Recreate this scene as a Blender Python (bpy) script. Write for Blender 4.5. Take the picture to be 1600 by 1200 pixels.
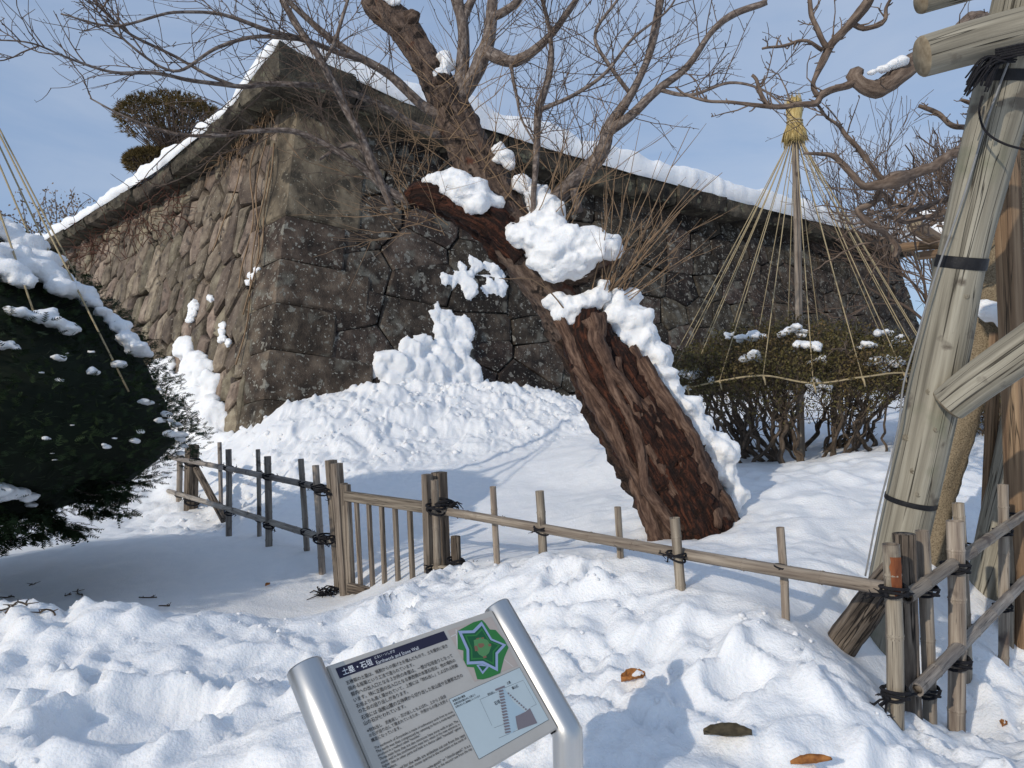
import bpy, math, random
import numpy as np
from mathutils import Vector, Matrix, Quaternion

for o in list(bpy.data.objects):
    bpy.data.objects.remove(o)
scn = bpy.context.scene
col = scn.collection
R_ = math.radians

# ------------------------------------------------------------------ camera
FP = 1110.0                                  # focal length in pixels of a 1600 px wide picture
TH = math.atan(40 / FP)                      # pitch up
RO = R_(1.0)                                 # roll
EYE = np.array([0.0, 0.0, 1.65])
FW = np.array([0, math.cos(TH), math.sin(TH)])
_u0 = np.array([0, -math.sin(TH), math.cos(TH)])
_r0 = np.array([1.0, 0, 0])
RT = math.cos(RO) * _r0 - math.sin(RO) * _u0
UP = math.sin(RO) * _r0 + math.cos(RO) * _u0
cam_d = bpy.data.cameras.new('camera')
cam_d.lens = 36 * FP / 1600
cam_d.sensor_width = 36
cam_d.clip_start = 0.05
cam_d.clip_end = 3000
cam = bpy.data.objects.new('camera', cam_d)
col.objects.link(cam)
cam.matrix_world = Matrix(((RT[0], UP[0], -FW[0], EYE[0]), (RT[1], UP[1], -FW[1], EYE[1]),
                           (RT[2], UP[2], -FW[2], EYE[2]), (0, 0, 0, 1)))
scn.camera = cam

# ------------------------------------------------------------------ sky and sun
SUN_EL = R_(23.5)
SUN_AZ = math.atan2(-0.63, -0.777)            # sun stands behind the camera, to its left
SUN_DIR = Vector((math.sin(SUN_AZ) * math.cos(SUN_EL), math.cos(SUN_AZ) * math.cos(SUN_EL), math.sin(SUN_EL)))
world = bpy.data.worlds.new('World')
scn.world = world
world.use_nodes = True
wn = world.node_tree
wn.nodes.clear()
w_out = wn.nodes.new('ShaderNodeOutputWorld')
w_bg = wn.nodes.new('ShaderNodeBackground')
w_bg.inputs['Strength'].default_value = 0.115
w_sky = wn.nodes.new('ShaderNodeTexSky')
w_sky.sky_type = 'NISHITA'
w_sky.sun_disc = False
w_sky.sun_elevation = SUN_EL
w_sky.sun_rotation = SUN_AZ
w_sky.air_density = 1.0
w_sky.dust_density = 0.3
w_sky.ozone_density = 1.6
w_tc = wn.nodes.new('ShaderNodeTexCoord')
w_map = wn.nodes.new('ShaderNodeMapping')
w_map.inputs['Scale'].default_value = (1.0, 1.0, 3.2)
w_map.inputs['Rotation'].default_value = (0.0, R_(14), R_(20))
w_nz = wn.nodes.new('ShaderNodeTexNoise')
w_nz.inputs['Scale'].default_value = 2.1
w_nz.inputs['Detail'].default_value = 7
w_nz.inputs['Roughness'].default_value = 0.52
w_nz.inputs['Distortion'].default_value = 0.5
w_ramp = wn.nodes.new('ShaderNodeValToRGB')
w_ramp.color_ramp.elements[0].position = 0.36
w_ramp.color_ramp.elements[0].color = (0.02, 0.02, 0.02, 1)
w_ramp.color_ramp.elements[1].position = 0.74
w_ramp.color_ramp.elements[1].color = (0.62, 0.62, 0.62, 1)
w_mix = wn.nodes.new('ShaderNodeMixRGB')
w_mix.inputs['Color2'].default_value = (7.2, 8.0, 9.4, 1)
wn.links.new(w_tc.outputs['Generated'], w_map.inputs['Vector'])
wn.links.new(w_map.outputs[0], w_nz.inputs['Vector'])
wn.links.new(w_nz.outputs[0], w_ramp.inputs[0])
wn.links.new(w_ramp.outputs[0], w_mix.inputs['Fac'])
w_hz = wn.nodes.new('ShaderNodeMixRGB')
w_hz.inputs['Fac'].default_value = 0.55
w_hz.inputs['Color2'].default_value = (4.5, 6.6, 10.4, 1)
wn.links.new(w_sky.outputs[0], w_hz.inputs['Color1'])
wn.links.new(w_hz.outputs[0], w_mix.inputs['Color1'])
wn.links.new(w_mix.outputs[0], w_bg.inputs['Color'])
wn.links.new(w_bg.outputs[0], w_out.inputs['Surface'])

sun_d = bpy.data.lights.new('sun', 'SUN')
sun_d.energy = 3.5
sun_d.angle = R_(0.55)
sun_d.color = (1.0, 0.91, 0.78)
sun = bpy.data.objects.new('sun', sun_d)
col.objects.link(sun)
sun.rotation_euler = SUN_DIR.to_track_quat('Z', 'Y').to_euler()
sun.location = (-8, -10, 12)

vs = scn.view_settings
scn.display_settings.display_device = 'sRGB'
vs.view_transform = 'Standard'
vs.look = 'None'
vs.exposure = -0.52
vs.gamma = 1.0
vs.use_curve_mapping = False

# ------------------------------------------------------------------ helpers
def W(px, py, d):
    """world point for a place in the photograph that stands d metres in front of the lens"""
    return EYE + RT * ((px - 800) / FP * d) + UP * ((600 - py) / FP * d) + FW * d

def ray_plane(px, py, p0, n):
    dr = W(px, py, 1.0) - EYE
    return EYE + dr * (((p0 - EYE) @ n) / (dr @ n))

_perm = np.random.RandomState(7).permutation(4096)
def _h(ix, iy, iz=0, seed=0):
    return _perm[(_perm[(_perm[(ix + seed * 57) & 4095] + iy) & 4095] + iz) & 4095] / 4095.0
def _s(t):
    return t * t * t * (t * (t * 6 - 15) + 10)
def noise2(x, y, seed=0):
    """smooth gradient noise, about -1..1"""
    x = np.asarray(x, float); y = np.asarray(y, float)
    ix = np.floor(x).astype(int); iy = np.floor(y).astype(int)
    fx = x - ix; fy = y - iy
    def g(a, b, dx, dy):
        t = _h(a, b, 3, seed) * 2 * np.pi
        return np.cos(t) * dx + np.sin(t) * dy
    u = _s(fx); v = _s(fy)
    a = g(ix, iy, fx, fy) * (1 - u) + g(ix + 1, iy, fx - 1, fy) * u
    b = g(ix, iy + 1, fx, fy - 1) * (1 - u) + g(ix + 1, iy + 1, fx - 1, fy - 1) * u
    return (a * (1 - v) + b * v) * 1.5
def noise3(P, seed=0):
    """value noise, -1..1, for an (n,3) array"""
    P = np.asarray(P, float)
    I = np.floor(P).astype(int); f = _s(P - I)
    r = 0
    for dx in (0, 1):
        for dy in (0, 1):
            for dz in (0, 1):
                w = (f[:, 0] if dx else 1 - f[:, 0]) * (f[:, 1] if dy else 1 - f[:, 1]) * (f[:, 2] if dz else 1 - f[:, 2])
                r = r + w * _h(I[:, 0] + dx, I[:, 1] + dy, I[:, 2] + dz, seed)
    return r * 2 - 1
def nrm(v):
    v = np.asarray(v, float)
    return v / max(np.linalg.norm(v), 1e-9)
def spline(pts, step=0.08):
    """Catmull-Rom through rows of any width (x, y, z, extra...), resampled"""
    P = np.asarray(pts, float)
    if len(P) < 3:
        n = max(2, int(np.linalg.norm(P[-1, :3] - P[0, :3]) / step) + 1)
        t = np.linspace(0, 1, n)[:, None]
        return P[0] * (1 - t) + P[-1] * t
    Q = np.vstack([2 * P[0] - P[1], P, 2 * P[-1] - P[-2]])
    out = []
    for i in range(1, len(Q) - 2):
        a, b, c, d = Q[i - 1], Q[i], Q[i + 1], Q[i + 2]
        n = max(2, int(np.linalg.norm(c[:3] - b[:3]) / step) + 1)
        for t in np.linspace(0, 1, n, endpoint=False):
            out.append(0.5 * (2 * b + (c - a) * t + (2 * a - 5 * b + 4 * c - d) * t * t + (3 * b - a - 3 * c + d) * t ** 3))
    out.append(P[-1])
    return np.array(out)
def pxpath(rows, step=0.08):
    """rows (px, py, depth, width in px) -> points and radii"""
    S = spline([list(W(a, b, d)) + [w * 0.5 * d / FP] for a, b, d, w in rows], step)
    return S[:, :3], np.maximum(S[:, 3], 0.001)
def frames(P):
    P = np.asarray(P, float)
    T = np.gradient(P, axis=0)
    T /= np.maximum(np.linalg.norm(T, axis=1), 1e-9)[:, None]
    n = np.cross(T[0], [0.3, 0.2, 0.93])
    if np.linalg.norm(n) < 1e-3:
        n = np.cross(T[0], [1, 0, 0])
    n = nrm(n)
    N = []
    for t in T:
        n = n - t * (n @ t)
        n = nrm(n)
        N.append(n)
    N = np.array(N)
    return T, N, np.cross(T, N)

WLOC = {}
class MB:
    """collects shapes; build() links them as one mesh object"""
    def __init__(s):
        s.v = []; s.g = []; s.f = []; s.n = 0; s.mi = []
    def add(s, V, faces, G=None, mi=0):
        V = np.asarray(V, float).reshape(-1, 3)
        s.v.append(V)
        s.g.append(np.asarray(G, float) if G is not None else V)
        b = s.n
        s.f.extend([tuple(i + b for i in f) for f in faces])
        s.mi.extend([mi] * len(faces))
        s.n += len(V)
    def tube(s, P, r, n=6, cap=True, mi=0, disp=None, flat=1.0, g0=None):
        P = np.asarray(P, float)
        m = len(P)
        r = np.broadcast_to(np.asarray(r, float), (m,))
        T, N, B = frames(P)
        L = np.concatenate([[0], np.cumsum(np.linalg.norm(np.diff(P, axis=0), axis=1))])
        a = np.arange(n) / n * 2 * np.pi
        ca, sa = np.cos(a), np.sin(a)
        rr = r[:, None] * np.ones((1, n))
        if disp is not None:
            rr = rr * (1 + disp(L[:, None] * np.ones((1, n)), a[None, :] * np.ones((m, 1))))
        V = P[:, None, :] + rr[:, :, None] * (ca[None, :, None] * N[:, None, :] + flat * sa[None, :, None] * B[:, None, :])
        off = random.random() * 20 if g0 is None else g0
        G = np.stack([rr * ca[None, :], rr * sa[None, :], L[:, None] * np.ones((1, n)) + off], axis=2)
        F = []
        for i in range(m - 1):
            for j in range(n):
                k = (j + 1) % n
                F.append((i * n + j, i * n + k, (i + 1) * n + k, (i + 1) * n + j))
        V = V.reshape(-1, 3); G = G.reshape(-1, 3)
        if cap:
            F.append(tuple(range(n - 1, -1, -1)))
            F.append(tuple((m - 1) * n + j for j in range(n)))
        s.add(V, F, G, mi)
    def box(s, p0, p1, w, t, side=None, mi=0):
        """a squared bar from p0 to p1, w wide along side, t thick"""
        p0 = np.asarray(p0, float); p1 = np.asarray(p1, float)
        d = nrm(p1 - p0)
        a = np.asarray(side if side is not None else (1, 0, 0), float)
        a = nrm(a - d * (a @ d)); b = np.cross(d, a)
        c = min(w, t) * 0.12
        prof = [(-w / 2 + c, -t / 2), (w / 2 - c, -t / 2), (w / 2, -t / 2 + c), (w / 2, t / 2 - c), (w / 2 - c, t / 2), (-w / 2 + c, t / 2), (-w / 2, t / 2 - c), (-w / 2, -t / 2 + c)]
        V = []; G = []
        L = np.linalg.norm(p1 - p0); off = random.random() * 20
        for k, p in enumerate((p0, p1)):
            for x, y in prof:
                V.append(p + a * x + b * y); G.append((x, y, off + k * L))
        F = [(j, (j + 1) % 8, 8 + (j + 1) % 8, 8 + j) for j in range(8)] + [tuple(range(7, -1, -1)), tuple(range(8, 16))]
        s.add(V, F, G, mi)
    def mesh(s, name, mats, origin=(0, 0, 0), smooth=True):
        me = bpy.data.meshes.new(name)
        V = np.concatenate(s.v) - np.asarray(origin, float)
        me.from_pydata(V.tolist(), [], s.f)
        at = me.attributes.new('gr', 'FLOAT_VECTOR', 'POINT')
        at.data.foreach_set('vector', np.concatenate(s.g).astype(np.float32).ravel())
        for m in (mats if isinstance(mats, (list, tuple)) else [mats]):
            me.materials.append(m)
        if any(s.mi):
            me.polygons.foreach_set('material_index', s.mi)
        me.polygons.foreach_set('use_smooth', [smooth] * len(me.polygons))
        me.update()
        return me
    def build(s, name, mats, parent=None, smooth=True):
        o0 = WLOC.get(parent.name, (0, 0, 0)) if parent else None
        if parent is None:
            V = np.concatenate(s.v)
            o0 = ((V[:, 0].min() + V[:, 0].max()) / 2, (V[:, 1].min() + V[:, 1].max()) / 2, V[:, 2].min())
        me = s.mesh(name, mats, o0, smooth)
        o = bpy.data.objects.new(name, me)
        col.objects.link(o)
        if parent:
            o.parent = parent
        else:
            o.location = o0
        WLOC[o.name] = tuple(o0)
        return o
def tag(o, label=None, cat=None, group=None, kind=None):
    if label: o['label'] = label
    if cat: o['category'] = cat
    if group: o['group'] = group
    if kind: o['kind'] = kind
    return o
def thing(name, loc, label, cat, group=None):
    o = bpy.data.objects.new(name, None)
    col.objects.link(o)
    o.empty_display_size = 0.2
    o.location = tuple(float(c) for c in loc)
    WLOC[o.name] = tuple(float(c) for c in loc)
    return tag(o, label, cat, group)

# ------------------------------------------------------------------ materials
MATS = {}
def pm(name, cols, scale=(6, 6, 6), coord='Object', detail=6, rough=0.8, bump=0.3, bdist=0.02, rand=0.0,
       spots=None, fine=None, metal=0.0, pos=(0.3, 0.7), crack=None, spec=0.3, sss=0.0, nrough=0.6):
    m = bpy.data.materials.new(name)
    m.use_nodes = True
    nt = m.node_tree
    N, L = nt.nodes, nt.links
    b = N['Principled BSDF']
    b.inputs['Roughness'].default_value = rough
    b.inputs['Metallic'].default_value = metal
    b.inputs['Specular IOR Level'].default_value = spec
    if coord == 'gr':
        at = N.new('ShaderNodeAttribute'); at.attribute_name = 'gr'
        vec = at.outputs['Vector']
    else:
        tc = N.new('ShaderNodeTexCoord')
        vec = tc.outputs['Object']
    oi = N.new('ShaderNodeObjectInfo')
    mul = N.new('ShaderNodeVectorMath'); mul.operation = 'MULTIPLY_ADD'
    cmb = N.new('ShaderNodeCombineXYZ')
    for k in range(3):
        L.new(oi.outputs['Random'], cmb.inputs[k])
    mul.inputs[1].default_value = (31.0, 17.0, 23.0) if rand else (0, 0, 0)
    L.new(cmb.outputs[0], mul.inputs[0])
    L.new(vec, mul.inputs[2])
    mp = N.new('ShaderNodeMapping')
    mp.inputs['Scale'].default_value = scale
    L.new(mul.outputs[0], mp.inputs['Vector'])
    nz = N.new('ShaderNodeTexNoise')
    nz.inputs['Scale'].default_value = 1.0
    nz.inputs['Detail'].default_value = detail
    nz.inputs['Roughness'].default_value = nrough
    L.new(mp.outputs[0], nz.inputs['Vector'])
    rp = N.new('ShaderNodeValToRGB')
    el = rp.color_ramp.elements
    while len(el) < len(cols):
        el.new(0.5)
    for i, c in enumerate(cols):
        el[i].position = pos[0] + (pos[1] - pos[0]) * i / max(1, len(cols) - 1)
        el[i].color = (*c, 1)
    L.new(nz.outputs[0], rp.inputs[0])
    out = rp.outputs[0]
    if rand:
        hs = N.new('ShaderNodeHueSaturation')
        mr = N.new('ShaderNodeMapRange')
        mr.inputs['To Min'].default_value = 1 - rand
        mr.inputs['To Max'].default_value = 1 + rand
        L.new(oi.outputs['Random'], mr.inputs['Value'])
        L.new(mr.outputs[0], hs.inputs['Value'])
        m2 = N.new('ShaderNodeMath'); m2.operation = 'MULTIPLY'; m2.inputs[1].default_value = 7.31
        m3 = N.new('ShaderNodeMath'); m3.operation = 'FRACT'
        mr2 = N.new('ShaderNodeMapRange')
        mr2.inputs['To Min'].default_value = 0.5 - 0.022 * min(1, rand * 2)
        mr2.inputs['To Max'].default_value = 0.5 + 0.026 * min(1, rand * 2)
        L.new(oi.outputs['Random'], m2.inputs[0]); L.new(m2.outputs[0], m3.inputs[0]); L.new(m3.outputs[0], mr2.inputs['Value'])
        L.new(mr2.outputs[0], hs.inputs['Hue'])
        L.new(out, hs.inputs['Color'])
        out = hs.outputs[0]
    hsum = nz.outputs[0]
    if spots:
        for (scol, sscale, thr, width) in spots:
            sn = N.new('ShaderNodeTexNoise')
            sn.inputs['Scale'].default_value = sscale
            sn.inputs['Detail'].default_value = 4
            L.new(mul.outputs[0], sn.inputs['Vector'])
            sr = N.new('ShaderNodeMapRange')
            sr.inputs['From Min'].default_value = thr
            sr.inputs['From Max'].default_value = thr + width
            L.new(sn.outputs[0], sr.inputs['Value'])
            mx = N.new('ShaderNodeMixRGB')
            mx.inputs['Color2'].default_value = (*scol, 1)
            L.new(sr.outputs[0], mx.inputs['Fac'])
            L.new(out, mx.inputs['Color1'])
            out = mx.outputs[0]
    if crack:
        cscale, cw, ccol = crack
        cm = N.new('ShaderNodeMapping'); cm.inputs['Scale'].default_value = cscale
        L.new(mul.outputs[0], cm.inputs['Vector'])
        cn = N.new('ShaderNodeTexNoise'); cn.inputs['Scale'].default_value = 1.0; cn.inputs['Detail'].default_value = 3
        L.new(cm.outputs[0], cn.inputs['Vector'])
        s1 = N.new('ShaderNodeMath'); s1.operation = 'SUBTRACT'; s1.inputs[1].default_value = 0.5
        s2 = N.new('ShaderNodeMath'); s2.operation = 'ABSOLUTE'
        s3 = N.new('ShaderNodeMapRange'); s3.inputs['From Max'].default_value = cw
        s3.inputs['To Min'].default_value = 1; s3.inputs['To Max'].default_value = 0
        L.new(cn.outputs[0], s1.inputs[0]); L.new(s1.outputs[0], s2.inputs[0]); L.new(s2.outputs[0], s3.inputs['Value'])
        mx = N.new('ShaderNodeMixRGB'); mx.inputs['Color2'].default_value = (*ccol, 1)
        L.new(s3.outputs[0], mx.inputs['Fac']); L.new(out, mx.inputs['Color1'])
        out = mx.outputs[0]
        sb = N.new('ShaderNodeMath'); sb.operation = 'SUBTRACT'
        L.new(hsum, sb.inputs[0]); L.new(s3.outputs[0], sb.inputs[1])
        hsum = sb.outputs[0]
    L.new(out, b.inputs['Base Color'])
    if sss:
        b.inputs['Subsurface Weight'].default_value = sss
        b.inputs['Subsurface Radius'].default_value = (0.9, 1.0, 1.1)
        b.inputs['Subsurface Scale'].default_value = 0.05
    if bump:
        if fine:
            fn = N.new('ShaderNodeTexNoise')
            fn.inputs['Scale'].default_value = fine[0]
            fn.inputs['Detail'].default_value = 5
            L.new(mul.outputs[0], fn.inputs['Vector'])
            ad = N.new('ShaderNodeMath'); ad.operation = 'MULTIPLY_ADD'
            ad.inputs[1].default_value = fine[1]
            L.new(fn.outputs[0], ad.inputs[0]); L.new(hsum, ad.inputs[2])
            hsum = ad.outputs[0]
        bp = N.new('ShaderNodeBump')
        bp.inputs['Strength'].default_value = bump
        bp.inputs['Distance'].default_value = bdist
        L.new(hsum, bp.inputs['Height'])
        L.new(bp.outputs[0], b.inputs['Normal'])
    MATS[name] = m
    return m

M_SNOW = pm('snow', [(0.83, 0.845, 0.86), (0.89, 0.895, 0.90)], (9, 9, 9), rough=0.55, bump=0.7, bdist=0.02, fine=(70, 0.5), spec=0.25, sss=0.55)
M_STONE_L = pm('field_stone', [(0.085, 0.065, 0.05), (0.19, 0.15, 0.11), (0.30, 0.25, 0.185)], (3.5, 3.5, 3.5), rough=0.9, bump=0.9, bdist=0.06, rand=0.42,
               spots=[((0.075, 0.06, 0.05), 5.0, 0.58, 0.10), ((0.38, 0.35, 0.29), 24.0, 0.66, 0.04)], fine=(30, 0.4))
M_STONE_R = pm('cut_stone', [(0.014, 0.011, 0.009), (0.045, 0.034, 0.026), (0.10, 0.078, 0.058)], (3.0, 3.0, 3.0), rough=0.9, bump=0.9, bdist=0.06, rand=0.5, pos=(0.34, 0.68),  # dark lichened stone, its colour darkened further to shade the right face
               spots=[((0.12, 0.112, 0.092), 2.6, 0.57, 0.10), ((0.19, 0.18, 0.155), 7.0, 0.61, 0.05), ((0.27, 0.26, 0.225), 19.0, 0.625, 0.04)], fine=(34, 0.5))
M_STONE_T = pm('tan_corner_stone', [(0.04, 0.032, 0.023), (0.12, 0.096, 0.067), (0.23, 0.187, 0.128)], (2.6, 2.6, 1.5), rough=0.9, bump=1.0, bdist=0.06, pos=(0.34, 0.66), spots=[((0.05, 0.042, 0.031), 3.0, 0.55, 0.10), ((0.24, 0.22, 0.17), 16.0, 0.63, 0.05)], fine=(45, 0.5))
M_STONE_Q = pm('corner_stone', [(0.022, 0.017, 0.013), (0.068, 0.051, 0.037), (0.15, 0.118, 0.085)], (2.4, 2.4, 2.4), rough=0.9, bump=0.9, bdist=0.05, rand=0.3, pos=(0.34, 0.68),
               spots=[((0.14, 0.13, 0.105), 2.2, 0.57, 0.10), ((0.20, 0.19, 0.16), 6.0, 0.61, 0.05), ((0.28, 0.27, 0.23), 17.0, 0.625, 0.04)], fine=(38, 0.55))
M_COPE = pm('coping_stone', [(0.020, 0.016, 0.012), (0.062, 0.052, 0.038), (0.165, 0.14, 0.10)], (2.2, 2.2, 2.2), rough=0.95, bump=1.0, bdist=0.10, rand=0.3,
            spots=[((0.018, 0.015, 0.012), 1.1, 0.54, 0.12), ((0.13, 0.125, 0.085), 5.0, 0.60, 0.06)], fine=(16, 0.7))
M_EARTH = pm('packed_earth', [(0.025, 0.02, 0.016), (0.06, 0.05, 0.04)], (5, 5, 5), rough=1, bump=0.5, bdist=0.04)
M_BARK = pm('cherry_bark', [(0.035, 0.024, 0.019), (0.105, 0.072, 0.055), (0.21, 0.155, 0.12)], (24, 24, 7), coord='gr', rough=0.85, bump=1.0, bdist=0.03,
            spots=[((0.10, 0.04, 0.024), 6.0, 0.62, 0.10), ((0.02, 0.014, 0.011), 9.0, 0.58, 0.06)], fine=(60, 0.5))
M_BARKD = pm('dark_bark', [(0.008, 0.005, 0.004), (0.045, 0.026, 0.018), (0.12, 0.075, 0.052)], (26, 26, 6), coord='gr', rough=0.85, bump=1.0, bdist=0.04,  # darker than the upper trunk; shows between the strands
            spots=[((0.10, 0.035, 0.018), 5.0, 0.60, 0.08)], fine=(60, 0.6))
M_HEART = pm('rotten_heartwood', [(0.003, 0.002, 0.002), (0.026, 0.010, 0.006), (0.12, 0.040, 0.020)], (34, 34, 3.0), coord='gr', rough=0.85, bump=1.0, bdist=0.04, fine=(50, 0.5))
M_STRAND = pm('bark_strand', [(0.022, 0.012, 0.009), (0.095, 0.055, 0.038), (0.20, 0.13, 0.092)], (40, 40, 9), coord='gr', rough=0.85, bump=0.9, bdist=0.012)
M_BRANCH = pm('branch_bark', [(0.05, 0.038, 0.033), (0.14, 0.108, 0.09), (0.30, 0.255, 0.22)], (40, 40, 22), coord='gr', rough=0.7, bump=0.6, bdist=0.006)
M_TWIG = pm('twig_bark', [(0.07, 0.048, 0.035), (0.16, 0.112, 0.082)], (40, 40, 12), coord='gr', rough=0.7, bump=0.0)
M_SHOOT = pm('young_shoot', [(0.17, 0.105, 0.06), (0.30, 0.20, 0.115)], (40, 40, 6), coord='gr', rough=0.6, bump=0.0)
M_OLDB = pm('old_vine_bark', [(0.06, 0.042, 0.032), (0.145, 0.105, 0.08), (0.26, 0.20, 0.155)], (45, 45, 14), coord='gr', rough=0.85, bump=0.8, bdist=0.01)
M_BAMBOO = pm('weathered_bamboo', [(0.12, 0.09, 0.07), (0.26, 0.215, 0.165), (0.42, 0.36, 0.285)], (42, 42, 2.2), coord='gr', rough=0.6, bump=0.35, bdist=0.004, rand=0.16,
              spots=[((0.10, 0.075, 0.06), 5.0, 0.62, 0.08)], crack=((70, 70, 0.7), 0.012, (0.05, 0.035, 0.028)))
M_BAMBOO_G = pm('grey_bamboo', [(0.12, 0.10, 0.085), (0.26, 0.225, 0.19), (0.40, 0.355, 0.30)], (42, 42, 2.2), coord='gr', rough=0.65, bump=0.35, bdist=0.004, rand=0.16,
                spots=[((0.08, 0.065, 0.055), 5.0, 0.60, 0.08)], crack=((70, 70, 0.7), 0.014, (0.04, 0.03, 0.025)))
M_NODE = pm('bamboo_node', [(0.10, 0.07, 0.05), (0.22, 0.17, 0.12)], (30, 30, 30), coord='gr', rough=0.7, bump=0.2)
M_RUST = pm('rust_stain', [(0.10, 0.028, 0.012), (0.26, 0.085, 0.03)], (40, 40, 10), coord='gr', rough=0.8, bump=0.3, bdist=0.003)
M_OLDW = pm('grey_timber', [(0.085, 0.068, 0.054), (0.20, 0.165, 0.13), (0.32, 0.275, 0.22)], (48, 48, 2.0), coord='gr', rough=0.8, bump=0.6, bdist=0.006, rand=0.12,
            crack=((60, 60, 0.9), 0.02, (0.03, 0.022, 0.016)))
M_DARKW = pm('rotted_post', [(0.035, 0.026, 0.02), (0.15, 0.118, 0.09), (0.29, 0.24, 0.19)], (26, 26, 2.5), coord='gr', rough=0.9, bump=0.9, bdist=0.015,
             crack=((30, 30, 1.2), 0.03, (0.015, 0.012, 0.01)))
M_LOG = pm('peeled_log', [(0.14, 0.125, 0.095), (0.27, 0.245, 0.19), (0.40, 0.37, 0.295)], (30, 30, 0.9), coord='gr', rough=0.75, bump=0.8, bdist=0.01,
           spots=[((0.17, 0.175, 0.115), 2.4, 0.58, 0.12), ((0.13, 0.11, 0.085), 7.0, 0.62, 0.08)], crack=((13, 13, 0.28), 0.009, (0.05, 0.042, 0.03)))
M_LOGB = pm('brown_log', [(0.10, 0.06, 0.035), (0.22, 0.14, 0.08), (0.34, 0.235, 0.14)], (26, 26, 1.1), coord='gr', rough=0.75, bump=0.6, bdist=0.008,
            crack=((17, 17, 0.55), 0.014, (0.05, 0.035, 0.02)))
M_CUT = pm('sawn_end', [(0.16, 0.12, 0.075), (0.34, 0.28, 0.19)], (25, 25, 25), rough=0.85, bump=0.4, bdist=0.004)
M_KNOT = pm('wood_knot', [(0.12, 0.10, 0.07), (0.27, 0.24, 0.18)], (60, 60, 60), rough=0.8, bump=0.4, bdist=0.004)
M_TAPE = pm('black_tape', [(0.008, 0.008, 0.010), (0.018, 0.018, 0.02)], (30, 30, 30), rough=0.5, bump=0.5, bdist=0.008, spec=0.25)
M_BROPE = pm('black_rope', [(0.006, 0.006, 0.008), (0.02, 0.019, 0.022)], (150, 150, 80), rough=0.95, bump=0.8, bdist=0.004)
M_CABLE = pm('grey_cable', [(0.20, 0.20, 0.20), (0.27, 0.27, 0.265)], (20, 20, 20), rough=0.5, bump=0)
M_ROPE = pm('straw_rope', [(0.22, 0.165, 0.09), (0.40, 0.32, 0.19), (0.52, 0.44, 0.28)], (260, 260, 90), coord='gr', rough=0.9, bump=0.8, bdist=0.004)
M_STRAW = pm('straw', [(0.22, 0.15, 0.05), (0.47, 0.35, 0.14), (0.62, 0.50, 0.24)], (60, 60, 8), rough=0.85, bump=0.5, bdist=0.01)
M_MAT = pm('hemp_wrap', [(0.10, 0.075, 0.045), (0.25, 0.195, 0.125), (0.36, 0.29, 0.19)], (90, 90, 110), coord='gr', rough=0.95, bump=1.0, bdist=0.012)
M_METAL = pm('brushed_steel', [(0.55, 0.55, 0.54), (0.62, 0.615, 0.60)], (60, 60, 4), coord='gr', rough=0.36, bump=0.05, bdist=0.001, metal=1.0, spec=0.5)
M_PANEL = pm('sign_panel', [(0.50, 0.46, 0.40), (0.545, 0.505, 0.445)], (14, 14, 14), rough=0.42, bump=0.05, bdist=0.001, spec=0.4)
M_YEW = pm('yew_needles', [(0.008, 0.014, 0.007), (0.018, 0.032, 0.013), (0.035, 0.055, 0.02)], (3, 3, 3), rough=0.75, bump=0, rand=0, spec=0.15)
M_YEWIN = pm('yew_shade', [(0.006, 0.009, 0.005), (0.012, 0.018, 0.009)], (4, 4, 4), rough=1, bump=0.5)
M_AZL = pm('azalea_leaf', [(0.05, 0.046, 0.014), (0.10, 0.085, 0.028), (0.16, 0.10, 0.045)], (2.5, 2.5, 2.5), rough=0.6, bump=0)
M_AZS = pm('azalea_stem', [(0.035, 0.026, 0.02), (0.095, 0.07, 0.05), (0.16, 0.125, 0.095)], (50, 50, 14), coord='gr', rough=0.85, bump=0.6, bdist=0.006)
M_PINE = pm('brown_pine_needles', [(0.06, 0.042, 0.012), (0.11, 0.075, 0.022), (0.15, 0.10, 0.035)], (1.5, 1.5, 1.5), rough=0.7, bump=0)
M_DRYL = pm('dry_leaf', [(0.16, 0.055, 0.018), (0.34, 0.135, 0.035), (0.42, 0.19, 0.06)], (40, 40, 40), rough=0.7, bump=0.4, bdist=0.003)
M_DARKL = pm('dark_dry_leaf', [(0.035, 0.027, 0.014), (0.10, 0.08, 0.045)], (40, 40, 40), rough=0.6, bump=0.4, bdist=0.003)
M_GREYB = pm('dry_flower_head', [(0.12, 0.09, 0.07), (0.22, 0.17, 0.13)], (9, 9, 9), rough=0.8, bump=0)
M_REDV = pm('red_vine', [(0.055, 0.024, 0.016), (0.12, 0.05, 0.03)], (30, 30, 10), coord='gr', rough=0.8, bump=0)
def flat(name, c, rough=0.5):
    return pm(name, [c, tuple(min(1, x * 1.04) for x in c)], (20, 20, 20), rough=rough, bump=0, spec=0.3)
M_INK = flat('black_ink', (0.018, 0.018, 0.02))
M_NAVY = flat('navy_band', (0.022, 0.020, 0.045))
M_WHITE = flat('white_ink', (0.78, 0.78, 0.77))
M_MAPBG = flat('map_ground', (0.50, 0.42, 0.36))
M_MAPLINE = flat('map_road', (0.64, 0.60, 0.55))
M_GREEN = flat('map_green', (0.035, 0.20, 0.05))
M_GREEN2 = flat('map_dark_green', (0.012, 0.105, 0.04))
M_MOAT = flat('map_moat', (0.33, 0.40, 0.58))
M_MAPBR = flat('map_brown', (0.24, 0.13, 0.08))
M_PALE = flat('diagram_ground', (0.53, 0.60, 0.60))
M_PALE2 = flat('diagram_fill', (0.43, 0.54, 0.59))
M_DGREY = flat('diagram_earth', (0.22, 0.19, 0.20))

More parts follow.
